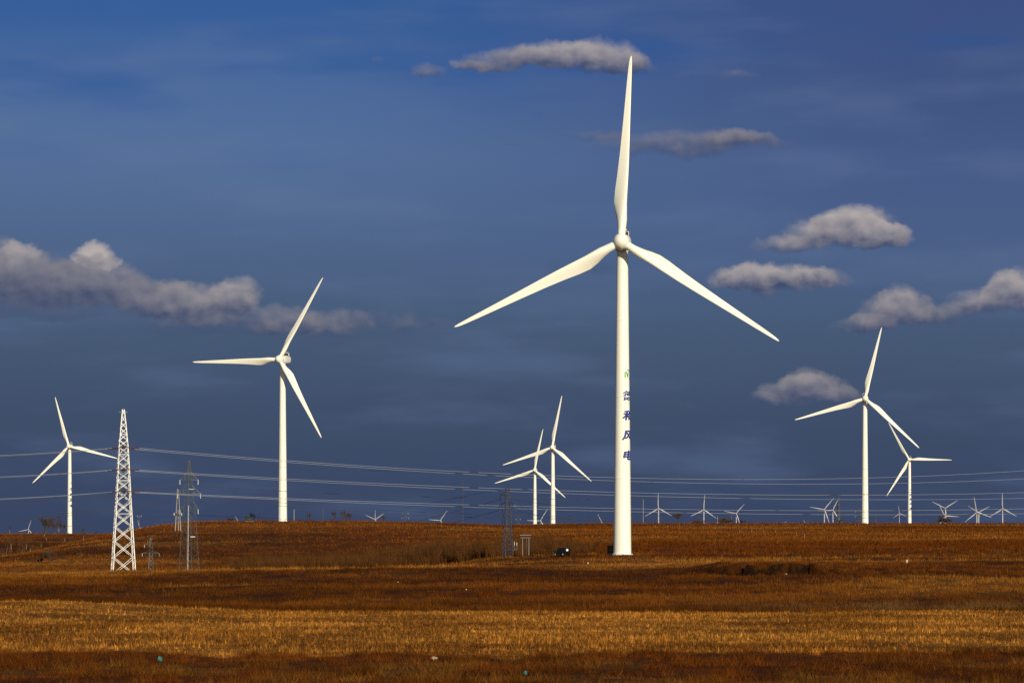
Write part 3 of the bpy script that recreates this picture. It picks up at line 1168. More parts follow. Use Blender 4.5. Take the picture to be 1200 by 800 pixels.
def insulator(parent, name, p, q, mat, r=.14, n=6):
    mb = MB()
    p, q = Vector(p), Vector(q)
    pts, rr = [], []
    for k in range(n * 2 + 1):
        pts.append(p.lerp(q, k / (n * 2)))
        rr.append(r if k % 2 else r * .45)
    mb.tube(pts, rr, 8)
    return mb.build(name, mat, parent)


def crossarm(parent, z, half, hw, ang, mat, drop=.9, w=.09):
    """triangular lattice arm from the body (half width hw) out to `half`, in direction ang; returns the tip"""
    d = Vector((math.cos(ang), math.sin(ang), 0))
    s = Vector((-d.y, d.x, 0))
    tip = d * half + Vector((0, 0, z))
    mb = MB()
    for q in (-1, 1):
        mb.beam(d * hw + s * (hw * q) + Vector((0, 0, z)), tip, w)
        mb.beam(d * hw + s * (hw * q * .9) + Vector((0, 0, z + drop)), tip, w)
        for t in (.33, .66):
            a = (d * hw + s * (hw * q) + Vector((0, 0, z))).lerp(tip, t)
            b = (d * hw + s * (hw * q * .9) + Vector((0, 0, z + drop))).lerp(tip, t)
            mb.beam(a, b, w * .7)
    mb.build("crossarm", mat, parent)
    return tip


# P1 the near white pylon
Y1 = 600.0
b1 = at(144.5, 0, Y1)
z1 = gz(b1.x, Y1)
top1 = at(144.5, 479.5, Y1).z
h1 = top1 - z1
p1 = empty("power_pylon", (b1.x, Y1, z1), R(14))
tag(p1, "tall white lattice pylon at the foot of the near slope, pale conductors on both sides", "pylon", "lattice pylons along the power lines")
wt = [(0, 2.38), (h1 * .46, 1.46), (h1 * .76, .96), (h1 * .93, .46), (h1, .2)]
zs = [0]
while zs[-1] < h1 - .9:
    zs.append(min(h1, zs[-1] + max(1.25, 1.55 * interp_w(wt, zs[-1]))))
if h1 - zs[-1] > .01:
    zs[-1] = h1
mb = MB()
lattice(mb, [(z, interp_w(wt, z)) for z in zs], .15, .085, horiz=tuple(range(4, len(zs), 3)))
# second thin bracing set just inside: the doubled diagonals
mb2 = MB()
lv = [(z, interp_w(wt, z) - .14) for z in zs if interp_w(wt, z) > 1.0]
for k in range(len(lv) - 1):
    (za, wa), (zb_, wb) = lv[k], lv[k + 1]
    for i, ((ax_, ay_), (bx_, by_)) in enumerate((((-1, -1), (1, -1)), ((1, -1), (1, 1)), ((1, 1), (-1, 1)), ((-1, 1), (-1, -1)))):
        mb2.beam((ax_ * wa, ay_ * wa, za + .55), (bx_ * wb, by_ * wb, zb_ + .45), .045)
mb.build("lattice_body", M_GALVW, p1)
mb2.build("inner_bracing", M_GALV, p1)
foot = MB()
for sx in (-1, 1):
    for sy in (-1, 1):
        fb = MB()
        fb.box((sx * 2.38, sy * 2.38, .0), (.8, .8, .7))
        fb.build("footing", M_CONC, p1)
P1_LEVELS = [at(144, v, Y1).z - z1 for v in (524.5, 550.0, 575.5)]
for zl in P1_LEVELS:
    hw = interp_w(wt, zl)
    for sg in (-1, 1):
        crossarm(p1, zl, 4.6, hw, R(90 * sg), M_OLD, 1.1, .08)
        for dirx in (-1, 1):
            insulator(p1, "insulator", (dirx * .2, sg * 4.5, zl), (dirx * 2.9, sg * 4.3, zl - .18), M_INSB, .13, 9)
hw = .3
for dirx in (-1, 1):
    mbx = MB()
    mbx.beam((0, 0, h1 - .5), (dirx * .9, 0, h1 - .55), .04)
    mbx.build("earth_wire_arm", M_GALV, p1)

# P2 the grey pylon with three tiers of arms
Y2 = 672.0
b2 = at(221.5, 0, Y2)
z2 = gz(b2.x, Y2)
top2 = at(221.5, 539.5, Y2).z
h2 = top2 - z2
p2 = empty("power_pylon", (b2.x, Y2, z2), R(38))
tag(p2, "grey lattice pylon with three tiers of short arms in front of the hill", "pylon", "lattice pylons along the power lines")
wt2 = [(0, 1.75), (h2 * .42, 1.25), (h2 * .62, .85), (h2 * .8, .5), (h2, .14)]
zs = list(np.linspace(0, h2 * .62, 8)) + list(np.linspace(h2 * .62, h2, 9))[1:]
mb = MB()
lattice(mb, [(z, interp_w(wt2, z)) for z in zs], .085, .038, horiz=(4, 8, 11))
mb.build("lattice_body", M_OLD, p2)
mbl = MB()
mbl.beam((-.95, -.95, h2 * .02), (-.42, -.42, h2 * .60), .15)
mbl.build("lit_leg", M_GALV, p2)  # added pale beam: sunlight on the near leg put into its colour
for z, hf in ((at(0, 562, Y2).z - z2, 2.15), (at(0, 578, Y2).z - z2, 2.7), (at(0, 596.5, Y2).z - z2, 2.15)):
    for sg in (0, 180):
        tip = crossarm(p2, z, hf, interp_w(wt2, z), R(sg - 38), M_OLD, 1.9, .10)
        insulator(p2, "insulator", tip, tip + Vector((0, 0, -1.15)), M_INS, .13, 5)
mbq = MB()
mbq.beam((-.75, -1.0, at(0, 573, Y2).z - z2), (.75, -1.0, at(0, 573, Y2).z - z2), .16)
mbq.build("platform_beam", M_GALV, p2)
mbq = MB()
mbq.beam((-.8, -1.9, at(0, 628.5, Y2).z - z2), (.5, -1.9, at(0, 628.5, Y2).z - z2), .14)
mbq.build("warning_board", M_GALVW, p2)

# P3 small pylon half hidden in the hollow
Y3 = 700.0
b3 = at(176.7, 0, Y3)
z3 = gz(b3.x, Y3)
h3 = at(0, 629.5, Y3).z - z3
p3 = empty("power_pylon", (b3.x, Y3, z3), R(12))
tag(p3, "small grey lattice pylon low in the hollow between two bigger pylons", "pylon", "lattice pylons along the power lines")
mb = MB()
lattice(mb, [(z, float(np.interp(z, [0, h3], [.62, .2]))) for z in np.linspace(0, h3, 9)], .10, .05, horiz=(5, 7))
mb.build("lattice_body", M_OLD, p3)
for z, tips in ((h3 - 1.75, (180,)), (h3 - 3.9, (0, 180))):
    for sg in tips:
        tip = crossarm(p3, z, 1.55 if len(tips) == 1 else 2.1, .3, R(sg - 12), M_OLD, .6, .08)
        insulator(p3, "insulator", tip, tip + Vector((0, 0, -.7)), M_INS, .10, 4)

# P5 pylon by the transformer platform
Y5 = 650.0
b5 = at(595, 0, Y5)
z5 = gz(b5.x, Y5)
h5 = at(0, 570.5, Y5).z - z5
p5 = empty("power_pylon", (b5.x, Y5, z5), R(20))
tag(p5, "slender grey lattice pylon with drooping cables beside the transformer platform", "pylon", "lattice pylons along the power lines")
mb = MB()
wt5 = [(0, .95), (h5 * .7, .5), (h5, .3)]
lattice(mb, [(z, interp_w(wt5, z)) for z in np.linspace(0, h5, 15)], .12, .055, horiz=(10, 12, 14))
mb.build("lattice_body", M_MID, p5)
zA, zB = at(0, 580, Y5).z - z5, at(0, 593, Y5).z - z5
P5_TIPS = []
for z, hf, sg in ((zA, 1.75, 180), (zB, 2.1, 180), (zB, 2.15, 0)):
    tip = crossarm(p5, z, hf, interp_w(wt5, z), R(sg - 20), M_OLD, 1.0, .09)
    insulator(p5, "insulator", tip, tip + Vector((0, 0, -.95)), M_INSB, .13, 5)
for k, (sx, z0, zb) in enumerate(((-1.75, zA - 1, 5.6), (1.7, zB - 1.1, 6.0), (-2.0, zB - 1.0, 4.5))):
    c = MB()
    pts = []
    for t in np.linspace(0, 1, 10):
        bulge = math.sin(math.pi * t)
        pts.append((sx * (1 - t * .75) + .25 * bulge * (1 if sx > 0 else -1), -.35 - .4 * bulge, z0 + (zb - z0) * t))
    c.tube(pts, .045, 5)
    c.build("cable", M_WIRED, p5)
sw_ = MB()
for a, b in (((.9, -.3, 1.2), (2.1, -.3, 1.7)), ((2.1, -.3, 1.7), (2.1, -.3, 3.6)), ((.8, -.3, 2.3), (1.6, -.3, 2.4)), ((1.5, -.3, 1.4), (1.5, -.3, 3.4))):
    sw_.beam(a, b, .11)
sw_.build("switch_bracket", M_OLD, p5)
for xx_ in (1.5, 2.1):
    insulator(p5, "insulator", (xx_, -.3, 3.4), (xx_, -.3, 2.5), M_INS, .12, 4)

# transformer platform
Y6 = 648.0
b6 = at(616, 0, Y6)
z6 = gz(b6.x, Y6)
h6 = at(0, 626.5, Y6).z - z6
t6 = empty("transformer_platform", (b6.x, Y6, z6), R(4))
tag(t6, "small transformer platform on two concrete posts beside the slender pylon", "platform")
for sx in (-.72, .72):
    mb = MB()
    mb.tube([(sx, 0, -.3), (sx, 0, h6 - .7)], [.14, .10], 10)
    mb.build("post", M_CONCD, t6)
mb = MB()
mb.box((0, 0, h6 - .62), (2.3, .5, .16))
mb.build("platform_beam", M_OLD, t6)
mb = MB()
mb.box((0, 0, h6), (2.5, .35, .10))
mb.build("top_beam", M_CONC, t6)
for sx in (-1.0, -.35, .35, 1.0):
    insulator(t6, "insulator", (sx, -.05, h6 - .07), (sx, -.05, h6 - .55), M_INSB, .14, 3)
mb = MB()
mb.tube([(.1, -.2, h6 - .7), (.12, -.25, 2.0), (.1, -.2, .0)], .11, 6)
mb.build("cable", M_WIRED, t6)

# P4 twin-pole structure on the hill
Y4 = 1040.0
b4 = at(208.3, 0, Y4)
z4 = gz(b4.x, Y4)
h4 = at(0, 572.5, Y4).z - z4
t4 = empty("utility_pole", (b4.x, Y4, z4), R(6))
tag(t4, "pale A-shaped double utility pole with switchgear on the hillside", "utility pole", "utility poles and masts")
for a, b in (((-.95, 0, -.5), (-.1, 0, h4)), ((1.05, 0, -.5), (.25, 0, h4 - .3)), ((.2, 1.2, -.5), (.1, .1, h4 * .5))):
    mb = MB()
    mb.tube([a, b], [.22, .12], 8)
    mb.build("pole", M_CONC, t4)
for z, w_ in ((h4 * .36, 3.4), (h4 * .28, 2.2)):
    mb = MB()
    mb.box((0.1, -.25, z), (w_, .16, .2))
    mb.build("crossarm", M_OLD, t4)
for sx in (-1.3, -.4, .5, 1.4):
    mb = MB()
    mb.box((sx, -.35, h4 * .36 + .55), (.32, .4, .8))
    mb.build("switch_box", M_DARKP if abs(sx) < 1 else M_GALV, t4)


def far_pole(px, ptop, Y, label, mat, r=.16, arms=(), hmin=0):
    b = at(px, 0, Y)
    z = gz(b.x, Y)
    h = at(px, ptop, Y).z - z
    o = empty("utility_pole", (b.x, Y, z))
    tag(o, label, "utility pole", "utility poles and masts")
    mb = MB()
    mb.tube([(0, 0, -.4), (0, 0, h)], [r, r * .6], 8)
    mb.build("pole", mat, o)
    for dz, w_ in arms:
        mb = MB()
        mb.box((0, -r, h - dz), (w_, .18, .18))
        mb.build("crossarm", mat, o)
        for sx in (-.45, .45):
            insulator(o, "insulator", (sx * w_, -r, h - dz + .1), (sx * w_, -r, h - dz + .6), M_INS, .1, 2)
    return o


def far_mast(px, ptop, Y, label, mat, wb, wtp, panels, legw, brw, arms=(), bands=False):
    b = at(px, 0, Y)
    z = gz(b.x, Y)
    h = at(px, ptop, Y).z - z
    o = empty("lattice_mast", (b.x, Y, z), R(25))
    tag(o, label, "mast", "utility poles and masts")
    mb = MB()
    lattice(mb, [(zz, float(np.interp(zz, [0, h], [wb, wtp]))) for zz in np.linspace(0, h, panels)], legw, brw)
    mb.build("lattice_body", mat, o)  # dark steel tone on the far masts stands in for haze
    for dz, w_ in arms:
        for sg in (0, 180):
            tip = crossarm(o, h - dz, w_, wtp, R(sg - 25), mat, .9, legw * .8)
            insulator(o, "insulator", tip, tip + Vector((0, 0, -1.2)), M_INS, .16, 3)
    if bands:
        for zz in np.linspace(h * .25, h * .8, 4):
            mb = MB()
            mb.revolve([(.42, -.35), (.5, -.3), (.5, .3), (.42, .35)], 10, (0, 0, zz))
            mb.build("band", M_DARKP, o)
    return o


far_pole(163.2, 603.6, 1320, "thin dark utility pole with a short crossarm behind the slope near the white pylon", M_OLD, .2, ((.6, 2.0),))
far_pole(753.8, 584.5, 2400, "plain pale pole without arms standing close beside the tallest turbine's tower", M_CONC, .32)
far_pole(840.9, 604.5, 1900, "short pale pole at the end of the dark hedge on the skyline", M_CONC, .25)
far_pole(857.0, 600.5, 2300, "faint grey pole just beside the slanted tiny turbine past the hedge", M_OLD, .38)
far_pole(344.6, 596.5, 1900, "white tapered spike of a pole beside the hilltop turbine's tower", M_CONC, .36)
far_mast(542.3, 563.0, 2500, "very thin tall lattice mast on the hill line beside the descending wires", M_OLD, .36, .18, 26, .07, .035)
far_mast(982.6, 582.4, 1540, "banded lattice mast rising right behind the small dark kiosk", M_OLD, .55, .22, 14, .16, .08, (), True)
far_mast(475.0, 596.0, 2600, "faint distant pylon with two pairs of arms near the wide V of blades", M_OLD, 1.4, .35, 12, .10, .05, ((4.0, 2.6), (8.0, 3.2)))
far_mast(607.3, 603.0, 2800, "tiny faint pylon tip between the slender pylon and the overlapping turbines", M_OLD, 1.6, .3, 9, .10, .05, ((4.0, 2.2),))
far_mast(1006.5, 594.5, 2700, "faint distant pylon close beside the tall unlettered tower", M_OLD, 1.5, .4, 12, .12, .06, ((3.5, 3.2), (8.0, 3.6)))
far_mast(1026.0, 601.0, 2500, "faint narrow mast between two tall white towers", M_OLD, .7, .25, 10, .12, .06)
far_mast(378.5, 596.0, 2700, "very faint mast above the bare saplings on the hilltop", M_OLD, .6, .25, 10, .09, .045)


# ------------------------------------------------------------------ conductors
def wire(name, label, pts, r, mat, group):
    mb = MB()
    mb.tube(pts, r, 5)
    o = mb.build(name, mat, None, True)
    tag(o, label, "power line", group)
    return o


def lin(path, n=60):
    """smooth curve (pchip in screen px) through (px, py, Y) knots -> world points"""
    k = np.array(path, float)
    order = np.argsort(k[:, 0])
    k = k[order]
    fy = pchip(k[:, 0], k[:, 1])
    out = []
    for px in np.linspace(k[0, 0], k[-1, 0], n):
        iY = np.interp(px, k[:, 0], 1.0 / k[:, 2])      # straight in plan
        out.append(at(px, float(fy(px)), 1.0 / iY))
    return out


def span(p, q, r_, ext=0.0, n=70):
    """parabola (a hanging span) through three world points, straight in plan from p to r_"""
    p, q, r_ = Vector(p), Vector(q), Vector(r_)
    d = Vector((r_.x - p.x, r_.y - p.y, 0))
    Ls = d.length
    d.normalize()
    sq = (Vector((q.x, q.y, 0)) - Vector((p.x, p.y, 0))).dot(d)
    co = np.polyfit([0, sq, Ls], [p.z, q.z, r_.z], 2)
    pts = []
    for s in np.linspace(0, Ls + ext, n):
        pts.append(Vector((p.x + d.x * s, p.y + d.y * s, float(np.polyval(co, s)))))
    return pts


def plan_at(px, p, r_):
    """point of the plan line p-r_ seen at column px"""
    k = (px - 600) / F
    dx, dy = r_.x - p.x, r_.y - p.y
    t = (k * p.y - p.x) / (dx - k * dy)
    return p.x + dx * t, p.y + dy * t


TIERS = ["upper", "middle", "lower"]
right_rows = [((551.3, 558.8), (553.8, 566.0)), ((569.6, 579.6), (572.2, 585.2)), ((590.3, 597.8), (592.8, 602.8))]
M1 = Matrix.Translation((b1.x, Y1, z1)) @ Matrix.Rotation(R(14), 4, 'Z')
for t in range(3):
    zl = P1_LEVELS[t]
    for s, (r520, r1050) in enumerate(right_rows[t]):
        sg = -1 if s == 0 else 1
        p = M1 @ Vector((2.9, sg * 4.3, zl - .18))
        end = at(1050, r1050, 790 + 20 * s)
        qx, qy = plan_at(520, p, end)
        q = Vector((qx, qy, EYE + (HZ - r520) / F * qy))
        wire("power_line", f"pale {TIERS[t]} conductor of the pair sweeping from the white pylon past the tallest turbine", span(p, q, end, 75), .037, M_WIRE,
             f"{TIERS[t]} pale conductors past the tallest turbine")
        p = M1 @ Vector((-2.9, sg * 4.3, zl - .18))
        e0 = (533.6, 558.6, 584.4)[t] + (.8 if s else -.2)
        pe = at(0, e0, 612 + 8 * sg)
        px_m, py_m = (p.x + pe.x) / 2, (p.y + pe.y) / 2
        zm = (p.z + pe.z) / 2 - .12
        wire("power_line", f"pale {TIERS[t]} conductor of the short pair between the white pylon and the frame edge", span(p, (px_m, py_m, zm), pe, 14), .037, M_WIRE,
             f"{TIERS[t]} pale conductors before the white pylon")

DK = "dark wires of the grey pylon"
wire("power_line", "dark top wire of the grey pylon, rising again toward the far side", lin([(231.6, 569.2, 672), (310, 574, 680), (400, 578.6, 690), (560, 583.2, 705), (720, 585, 720), (860, 584, 735), (960, 580.5, 745), (1080, 575.8, 760), (1240, 567.5, 780)]), .05, M_WIRED, DK)
wire("power_line", "upper of the two dark middle wires sagging from the grey pylon", lin([(234, 584, 672), (310, 587.4, 680), (360, 591, 685), (470, 598.6, 700), (600, 603.3, 712), (720, 605, 720), (880, 604, 740), (1080, 596.5, 760), (1240, 589, 780)]), .045, M_WIRED, DK)
wire("power_line", "lower of the two dark middle wires sagging from the grey pylon", lin([(234, 588, 672), (310, 591.4, 680), (360, 594, 685), (470, 602.4, 700), (600, 607, 712), (720, 609, 720), (880, 609, 740), (1080, 604.5, 760), (1240, 598, 780)]), .045, M_WIRED, DK)
wire("power_line", "short dark lowest wire from the grey pylon to the hilltop", lin([(231.6, 603.4, 672), (270, 604.8, 760), (310, 606.5, 900), (370, 610, 1250)]), .045, M_WIRED, DK)
wire("power_line", "dark top wire leaving the grey pylon behind the white one", lin([(-40, 593, 640), (0, 589.8, 645), (132, 578.9, 660), (160, 574.8, 664), (211, 569.2, 672)]), .045, M_WIRED, DK)
wire("power_line", "second dark wire close under the top one behind the white pylon", lin([(-40, 597.2, 640), (0, 594, 645), (132, 582, 660), (160, 578.4, 664), (211, 571.5, 672)]), .04, M_WIRED, DK)
wire("power_line", "upper of two dark middle wires crossing behind the white pylon's foot", lin([(-40, 613, 640), (0, 609.6, 645), (132, 594.6, 660), (160, 591, 664), (209, 584.8, 672)]), .045, M_WIRED, DK)
wire("power_line", "lower of two dark middle wires crossing behind the white pylon's foot", lin([(-40, 616.5, 640), (0, 613, 645), (132, 597.4, 660), (160, 593.6, 664), (209, 587.2, 672)]), .045, M_WIRED, DK)
wire("power_line", "lowest dark wire dipping toward the lettered turbine behind the white pylon", lin([(-40, 631, 640), (0, 625.5, 645), (132, 611.2, 660), (160, 608.6, 664), (211, 603.2, 672)]), .045, M_WIRED, DK)
wire("power_line", "faint earth wire from the grey pylon's tip", lin([(222, 540.5, 672), (310, 546, 680), (450, 552, 690), (720, 556, 720), (960, 551, 745), (1240, 540, 780)]), .022, M_WIRED, DK)
SL = "thin wires of the slender pylon"
wire("power_line", "thin wire falling from the slender pylon's tip toward the hill line", lin([(592.5, 572.5, 650), (560, 578, 760), (526, 585.2, 950), (503, 589.6, 1150), (470, 596, 1500)]), .04, M_WIRED, SL)
wire("power_line", "thin wire falling from the slender pylon's upper arm to the hill line", lin([(586.5, 585, 650), (558, 592.8, 760), (530, 600, 950), (504, 606.6, 1200), (486, 611.4, 1450)]), .05, M_WIRED, SL)
wire("power_line", "thin wire falling steeply from the slender pylon's lower arm to the hill line", lin([(584.5, 598, 650), (560, 604.2, 800), (544, 608.6, 1050), (526, 613.6, 1450)]), .05, M_WIRED, SL)
wire("power_line", "thin wire from the slender pylon's top toward the tallest turbine", lin([(596.5, 584.5, 650), (645, 591.2, 720), (690, 596.5, 800), (720, 599.5, 850), (790, 604.5, 1000)]), .04, M_WIRED, SL)
wire("power_line", "thin wire from the slender pylon's lower arm sinking past the tallest turbine", lin([(605.5, 598.2, 650), (650, 606.6, 720), (690, 609.6, 800), (720, 610.8, 850), (800, 612.4, 1000)]), .045, M_WIRED, SL)
wire("power_line", "low slack wire from the slender pylon to the transformer platform", lin([(599, 620, 650.5), (604, 628.5, 650), (609, 629.5, 649), (613, 628.6, 648.3)], 16), .04, M_WIRED, SL)


# ------------------------------------------------------------------ trees
def make_tree(name, label, px, Y, height, spread, seed, pale=False, levels=4, group=None, upright=.6, twig_r=.05, sink=.1, cat="tree", dens=3, x=None):
    rd = random.Random(seed)
    if x is None:
        x = (px - 600) / F * Y
    z = gz(x, Y)
    root = empty(name, (x, Y, z - sink))
    tag(root, label, cat, group)
    tr = MB()
    cr = MB()
    th = height * (.05 if cat == 'bush' else .20 if not pale else .5)
    pts = [Vector((0, 0, 0))]
    for k in range(1, 5):
        pts.append(Vector((rd.uniform(-.03, .03) * height, rd.uniform(-.03, .03) * height, th * k / 4)))
    r0 = height * .018 + .05
    tr.tube(pts, [r0 * (1 - .11 * k) for k in range(5)], 7)

    def grow(p, d, ln, r, lev):
        q = p + d * ln
        m = p.lerp(q, .5) + Vector((rd.uniform(-.06, .06), rd.uniform(-.06, .06), rd.uniform(-.03, .06))) * ln
        cr.tube([p, m, q], [r, r * .8, max(r * .6, twig_r * .6)], 4 if lev > 1 else 3, False)
        if lev == 0:
            return
        for j in range(dens + (1 if lev == 1 else 0)):
            a = rd.uniform(0, 2 * math.pi)
            tilt = rd.uniform(.25, .8) * (1.25 - upright)
            side_ = Vector((math.cos(a), math.sin(a), rd.uniform(-.1, .3)))
            nd = (d * (1 - tilt * .5) + side_ * tilt * spread + Vector((0, 0, .15 * upright))).normalized()
            grow(p.lerp(q, rd.uniform(.45, 1.0)), nd, ln * rd.uniform(.55, .82), max(r * .58, twig_r), lev - 1)

    for j in range(dens + 2):
        a = 2 * math.pi * j / (dens + 2) + rd.uniform(-.4, .4)
        d = Vector((math.cos(a) * spread * .7, math.sin(a) * spread * .7, .55 + upright * .7)).normalized()
        grow(pts[rd.randint(1 if cat == 'bush' else 2, 4)], d, height * .30 * rd.uniform(.8, 1.15), r0 * .5, levels - 1)
    zmax = max(v.z for v in cr.v)
    rmax = sorted(math.hypot(v.x, v.y) for v in cr.v)[int(len(cr.v) * .97)]
    kz, kr = height / zmax, spread * height * .5 / rmax
    for m_ in (tr, cr):
        m_.v = [Vector((v.x * kr, v.y * kr, v.z * kz)) if m_ is cr else Vector((v.x * min(kr, 1.5), v.y * min(kr, 1.5), v.z * kz)) for v in m_.v]
    tr.build("trunk", M_PALE if pale else M_BARK, root)
    cr.build("crown", M_TWIG, root)
    return root


def yon(px, py_base, ylo, yhi):
    """distance at which the ground in column px is seen at row py_base"""
    ys = np.linspace(ylo, yhi, 400)
    xs_ = (px - 600) / F * ys
    rows = HZ - (ground_z(xs_, ys) - EYE) / ys * F
    return float(ys[np.argmin(np.abs(rows - py_base))])


TG = "bare trees on the skyline"
make_tree("bare_tree", "largest bare round-crowned tree on the far ridge before the lettered turbine", 54, 2080, 13.5, .95, 3, False, 5, TG, .55, .045, .1, 'tree', 4)
make_tree("bare_tree", "pale spire-like bare tree next to the lettered turbine's tower", 69.2, 2085, 14.0, .30, 4, True, 5, TG, 1.0, .07)
make_tree("bare_tree", "bushy bare tree filling the gap between a round tree and a pale spire", 64, 2060, 9.0, .9, 5, False, 5, TG, .5, .045)
make_tree("bare_tree", "bushy bare tree squeezed between the pale spire and the lettered tower", 74, 2070, 8.5, .8, 6, False, 5, TG, .6, .045)
make_tree("bare_tree", "small dark-topped tree just past the lettered turbine's tower", 97.5, 2020, 5.0, .6, 8, False, 4, TG, .5, .08)
make_tree("bare_tree", "thin pale sapling at the far end of the ridge by the photo's edge", 11.5, 2060, 6.5, .35, 9, True, 3, TG, .9, .05)
make_tree("bare_bush", "small round bush behind the slope beside the thin utility pole", 174.5, 1250, 4.2, .9, 10, False, 4, TG, .3, .05, .1, "bush")
make_tree("bare_tree", "little umbrella-crowned tree alone on the hilltop before the kiosk", 270.5, 1240, 3.0, 1.1, 12, False, 4, TG, .3, .05)
make_tree("bare_tree", "slanting bare tree right behind the dark green kiosk on the hill", 296.5, 1230, 4.6, .6, 13, False, 4, TG, .6, .05)
make_tree("bare_tree", "slim bare tree between the hilltop kiosk and the hilltop turbine", 303, 1240, 4.0, .4, 14, False, 4, TG, .8, .05)
make_tree("bare_bush", "faint low bush closest to the hilltop turbine's foot", 309, 1250, 3.0, .8, 15, False, 3, TG, .4, .05, .1, "bush")
for px, hh, sd_, lb in ((362, 4.0, 21, "first bare sapling along the hilltop past the white spike"), (392, 4.6, 22, "broad bare sapling in the middle of the hilltop row"),
                        (401.5, 4.9, 23, "tallest narrow bare sapling of the hilltop row"), (406, 3.9, 24, "thin bare sapling close to the tallest of the hilltop row"),
                        (410, 4.0, 25, "last bare sapling of the hilltop row toward the wide V of blades"), (450, 2.6, 26, "tiny bare shrub just beyond the wide V of blades")):
    make_tree("bare_tree", lb, px, 1260, hh + 1.2, .45, sd_, False, 4, TG, .8, .045)
make_tree("bare_tree", "oval bare tree on the skyline between two tiny upright turbines", 795, 1640, 6.6, .9, 31, False, 5, TG, .45, .05)
make_tree("bare_bush", "low spreading hedge bush under the tiny turbine with red marks", 817.5, 1640, 3.0, 3.2, 32, False, 5, TG, .15, .06, .1, "bush")
make_tree("bare_bush", "dark wide bush beside the short pale pole on the skyline", 846, 1640, 4.0, 1.5, 33, False, 5, TG, .15, .08, .1, "bush")
make_tree("bare_bush", "smaller dark bush ending the hedge toward the slanted turbine", 853.5, 1645, 3.6, 1.5, 34, False, 5, TG, .2, .07, .1, "bush")
make_tree("bare_bush", "round dark bush in front of two tiny turbines, a blade showing over it", 1106.5, 1620, 5.2, 1.75, 35, False, 5, TG, .3, .08, .1, "bush")
make_tree("bare_bush", "tiny low bush at the foot of the last tiny turbine", 1179, 1620, 1.6, .9, 36, False, 4, TG, .2, .06, .1, "bush")
make_tree("bare_bush", "faint low bush past the slanted tiny turbine's tower", 869, 1640, 2.8, 1.6, 37, False, 4, TG, .2, .05, .1, "bush")

GG = "slim pale trees scattered down the gully"
gl = "slim pale bare tree scattered with its like down the gully behind the near hill"
for k, (px, pyb, hpx) in enumerate(((8, 649, 14), (13, 643, 12), (21, 655, 11), (31, 643, 14), (35.5, 646, 8), (9, 657, 9), (26, 648, 9), (48, 642, 8), (54, 633, 9), (76, 634, 10), (81, 640, 12), (98, 633, 10), (112, 631, 8), (103, 634, 6), (3, 655, 12), (52, 628, 8))):
    Yt = yon(px, pyb, 1120, 2000)
    make_tree("slim_tree", gl, px, Yt, hpx * Yt / F * 1.15, .35, 60 + k, True, 3, GG, .9, .05)
SGp = "scrubby small trees at the foot of the near hill"
for k, (px, pyb, hh, lb) in enumerate(((57, 660, 4.2, "dark bushy tree in a clump low on the slope before the gully"), (46, 660, 2.2, "low dark bush next to the clump on the slope before the gully"),
                                       (74, 656, 1.6, "small dark bush on the slope nearer the white pylon"), (93, 652, 1.5, "small flat bush just behind the white pylon's shoulder"))):
    Yt = yon(px, pyb, 640, 1150)
    make_tree("bare_bush", lb, px, Yt, hh, 1.0, 90 + k, False, 5, SGp, .3, .05, .1, "bush")


# ------------------------------------------------------------------ kiosks, car, fence, litter
def kiosk(px, py_b, Y, w, d, h, label, rz=.15, mat=None, x=None):
    x = (px - 600) / F * Y
    z = gz(x, Y)
    o = empty("transformer_kiosk", (x, Y, z), rz)
    tag(o, label, "kiosk", "transformer kiosks by the turbines")
    mat = mat or M_KIOSK
    mb = MB()
    mb.box((0, 0, .06), (w + .2, d + .2, .36))
    mb.build("plinth", M_CONC, o)
    mb = MB()
    mb.box((0, 0, h / 2 + .2), (w, d, h))
    mb.build("body", mat, o)
    mb = MB()
    e = .14
    mb.v += [Vector(v) for v in ((-w / 2 - e, -d / 2 - e, h + .2), (w / 2 + e, -d / 2 - e, h + .2), (w / 2 + e, d / 2 + e, h + .2), (-w / 2 - e, d / 2 + e, h + .2),
                                 (-w / 2 - e, 0, h + .52), (w / 2 + e, 0, h + .52))]
    mb.f += [(0, 1, 5, 4), (2, 3, 4, 5), (0, 4, 3), (1, 2, 5), (3, 2, 1, 0)]
    mb.build("roof", M_KROOF if mat is M_KIOSK else mat, o)
    for sx in (-.25, .25):
        mb = MB()
        mb.box((sx * w, -d / 2 - .015, h * .5 + .2), (w * .44, .03, h * .84))
        dr = mb.build("door", mat, o)
        mb = MB()
        mb.box((sx * w * .3, -d / 2 - .05, h * .5 + .2), (.05, .05, .25))
        mb.build("handle", M_GALV, dr)
    return o


kiosk(292.3, 612, 1172, 3.2, 2.2, 1.75, "dark green transformer kiosk on the hilltop beside a slanting tree")
kiosk(986.3, 613, 1500, 2.7, 2.0, 1.45, "small dark green kiosk at the foot of the banded mast")
kiosk(715.2, 650, 597, 1.15, 1.0, 1.45, "brown weathered kiosk close against the tallest turbine's tower", .1, pmat("brown_sheet", (.10, .045, .02), .8, 0, .3, 2))

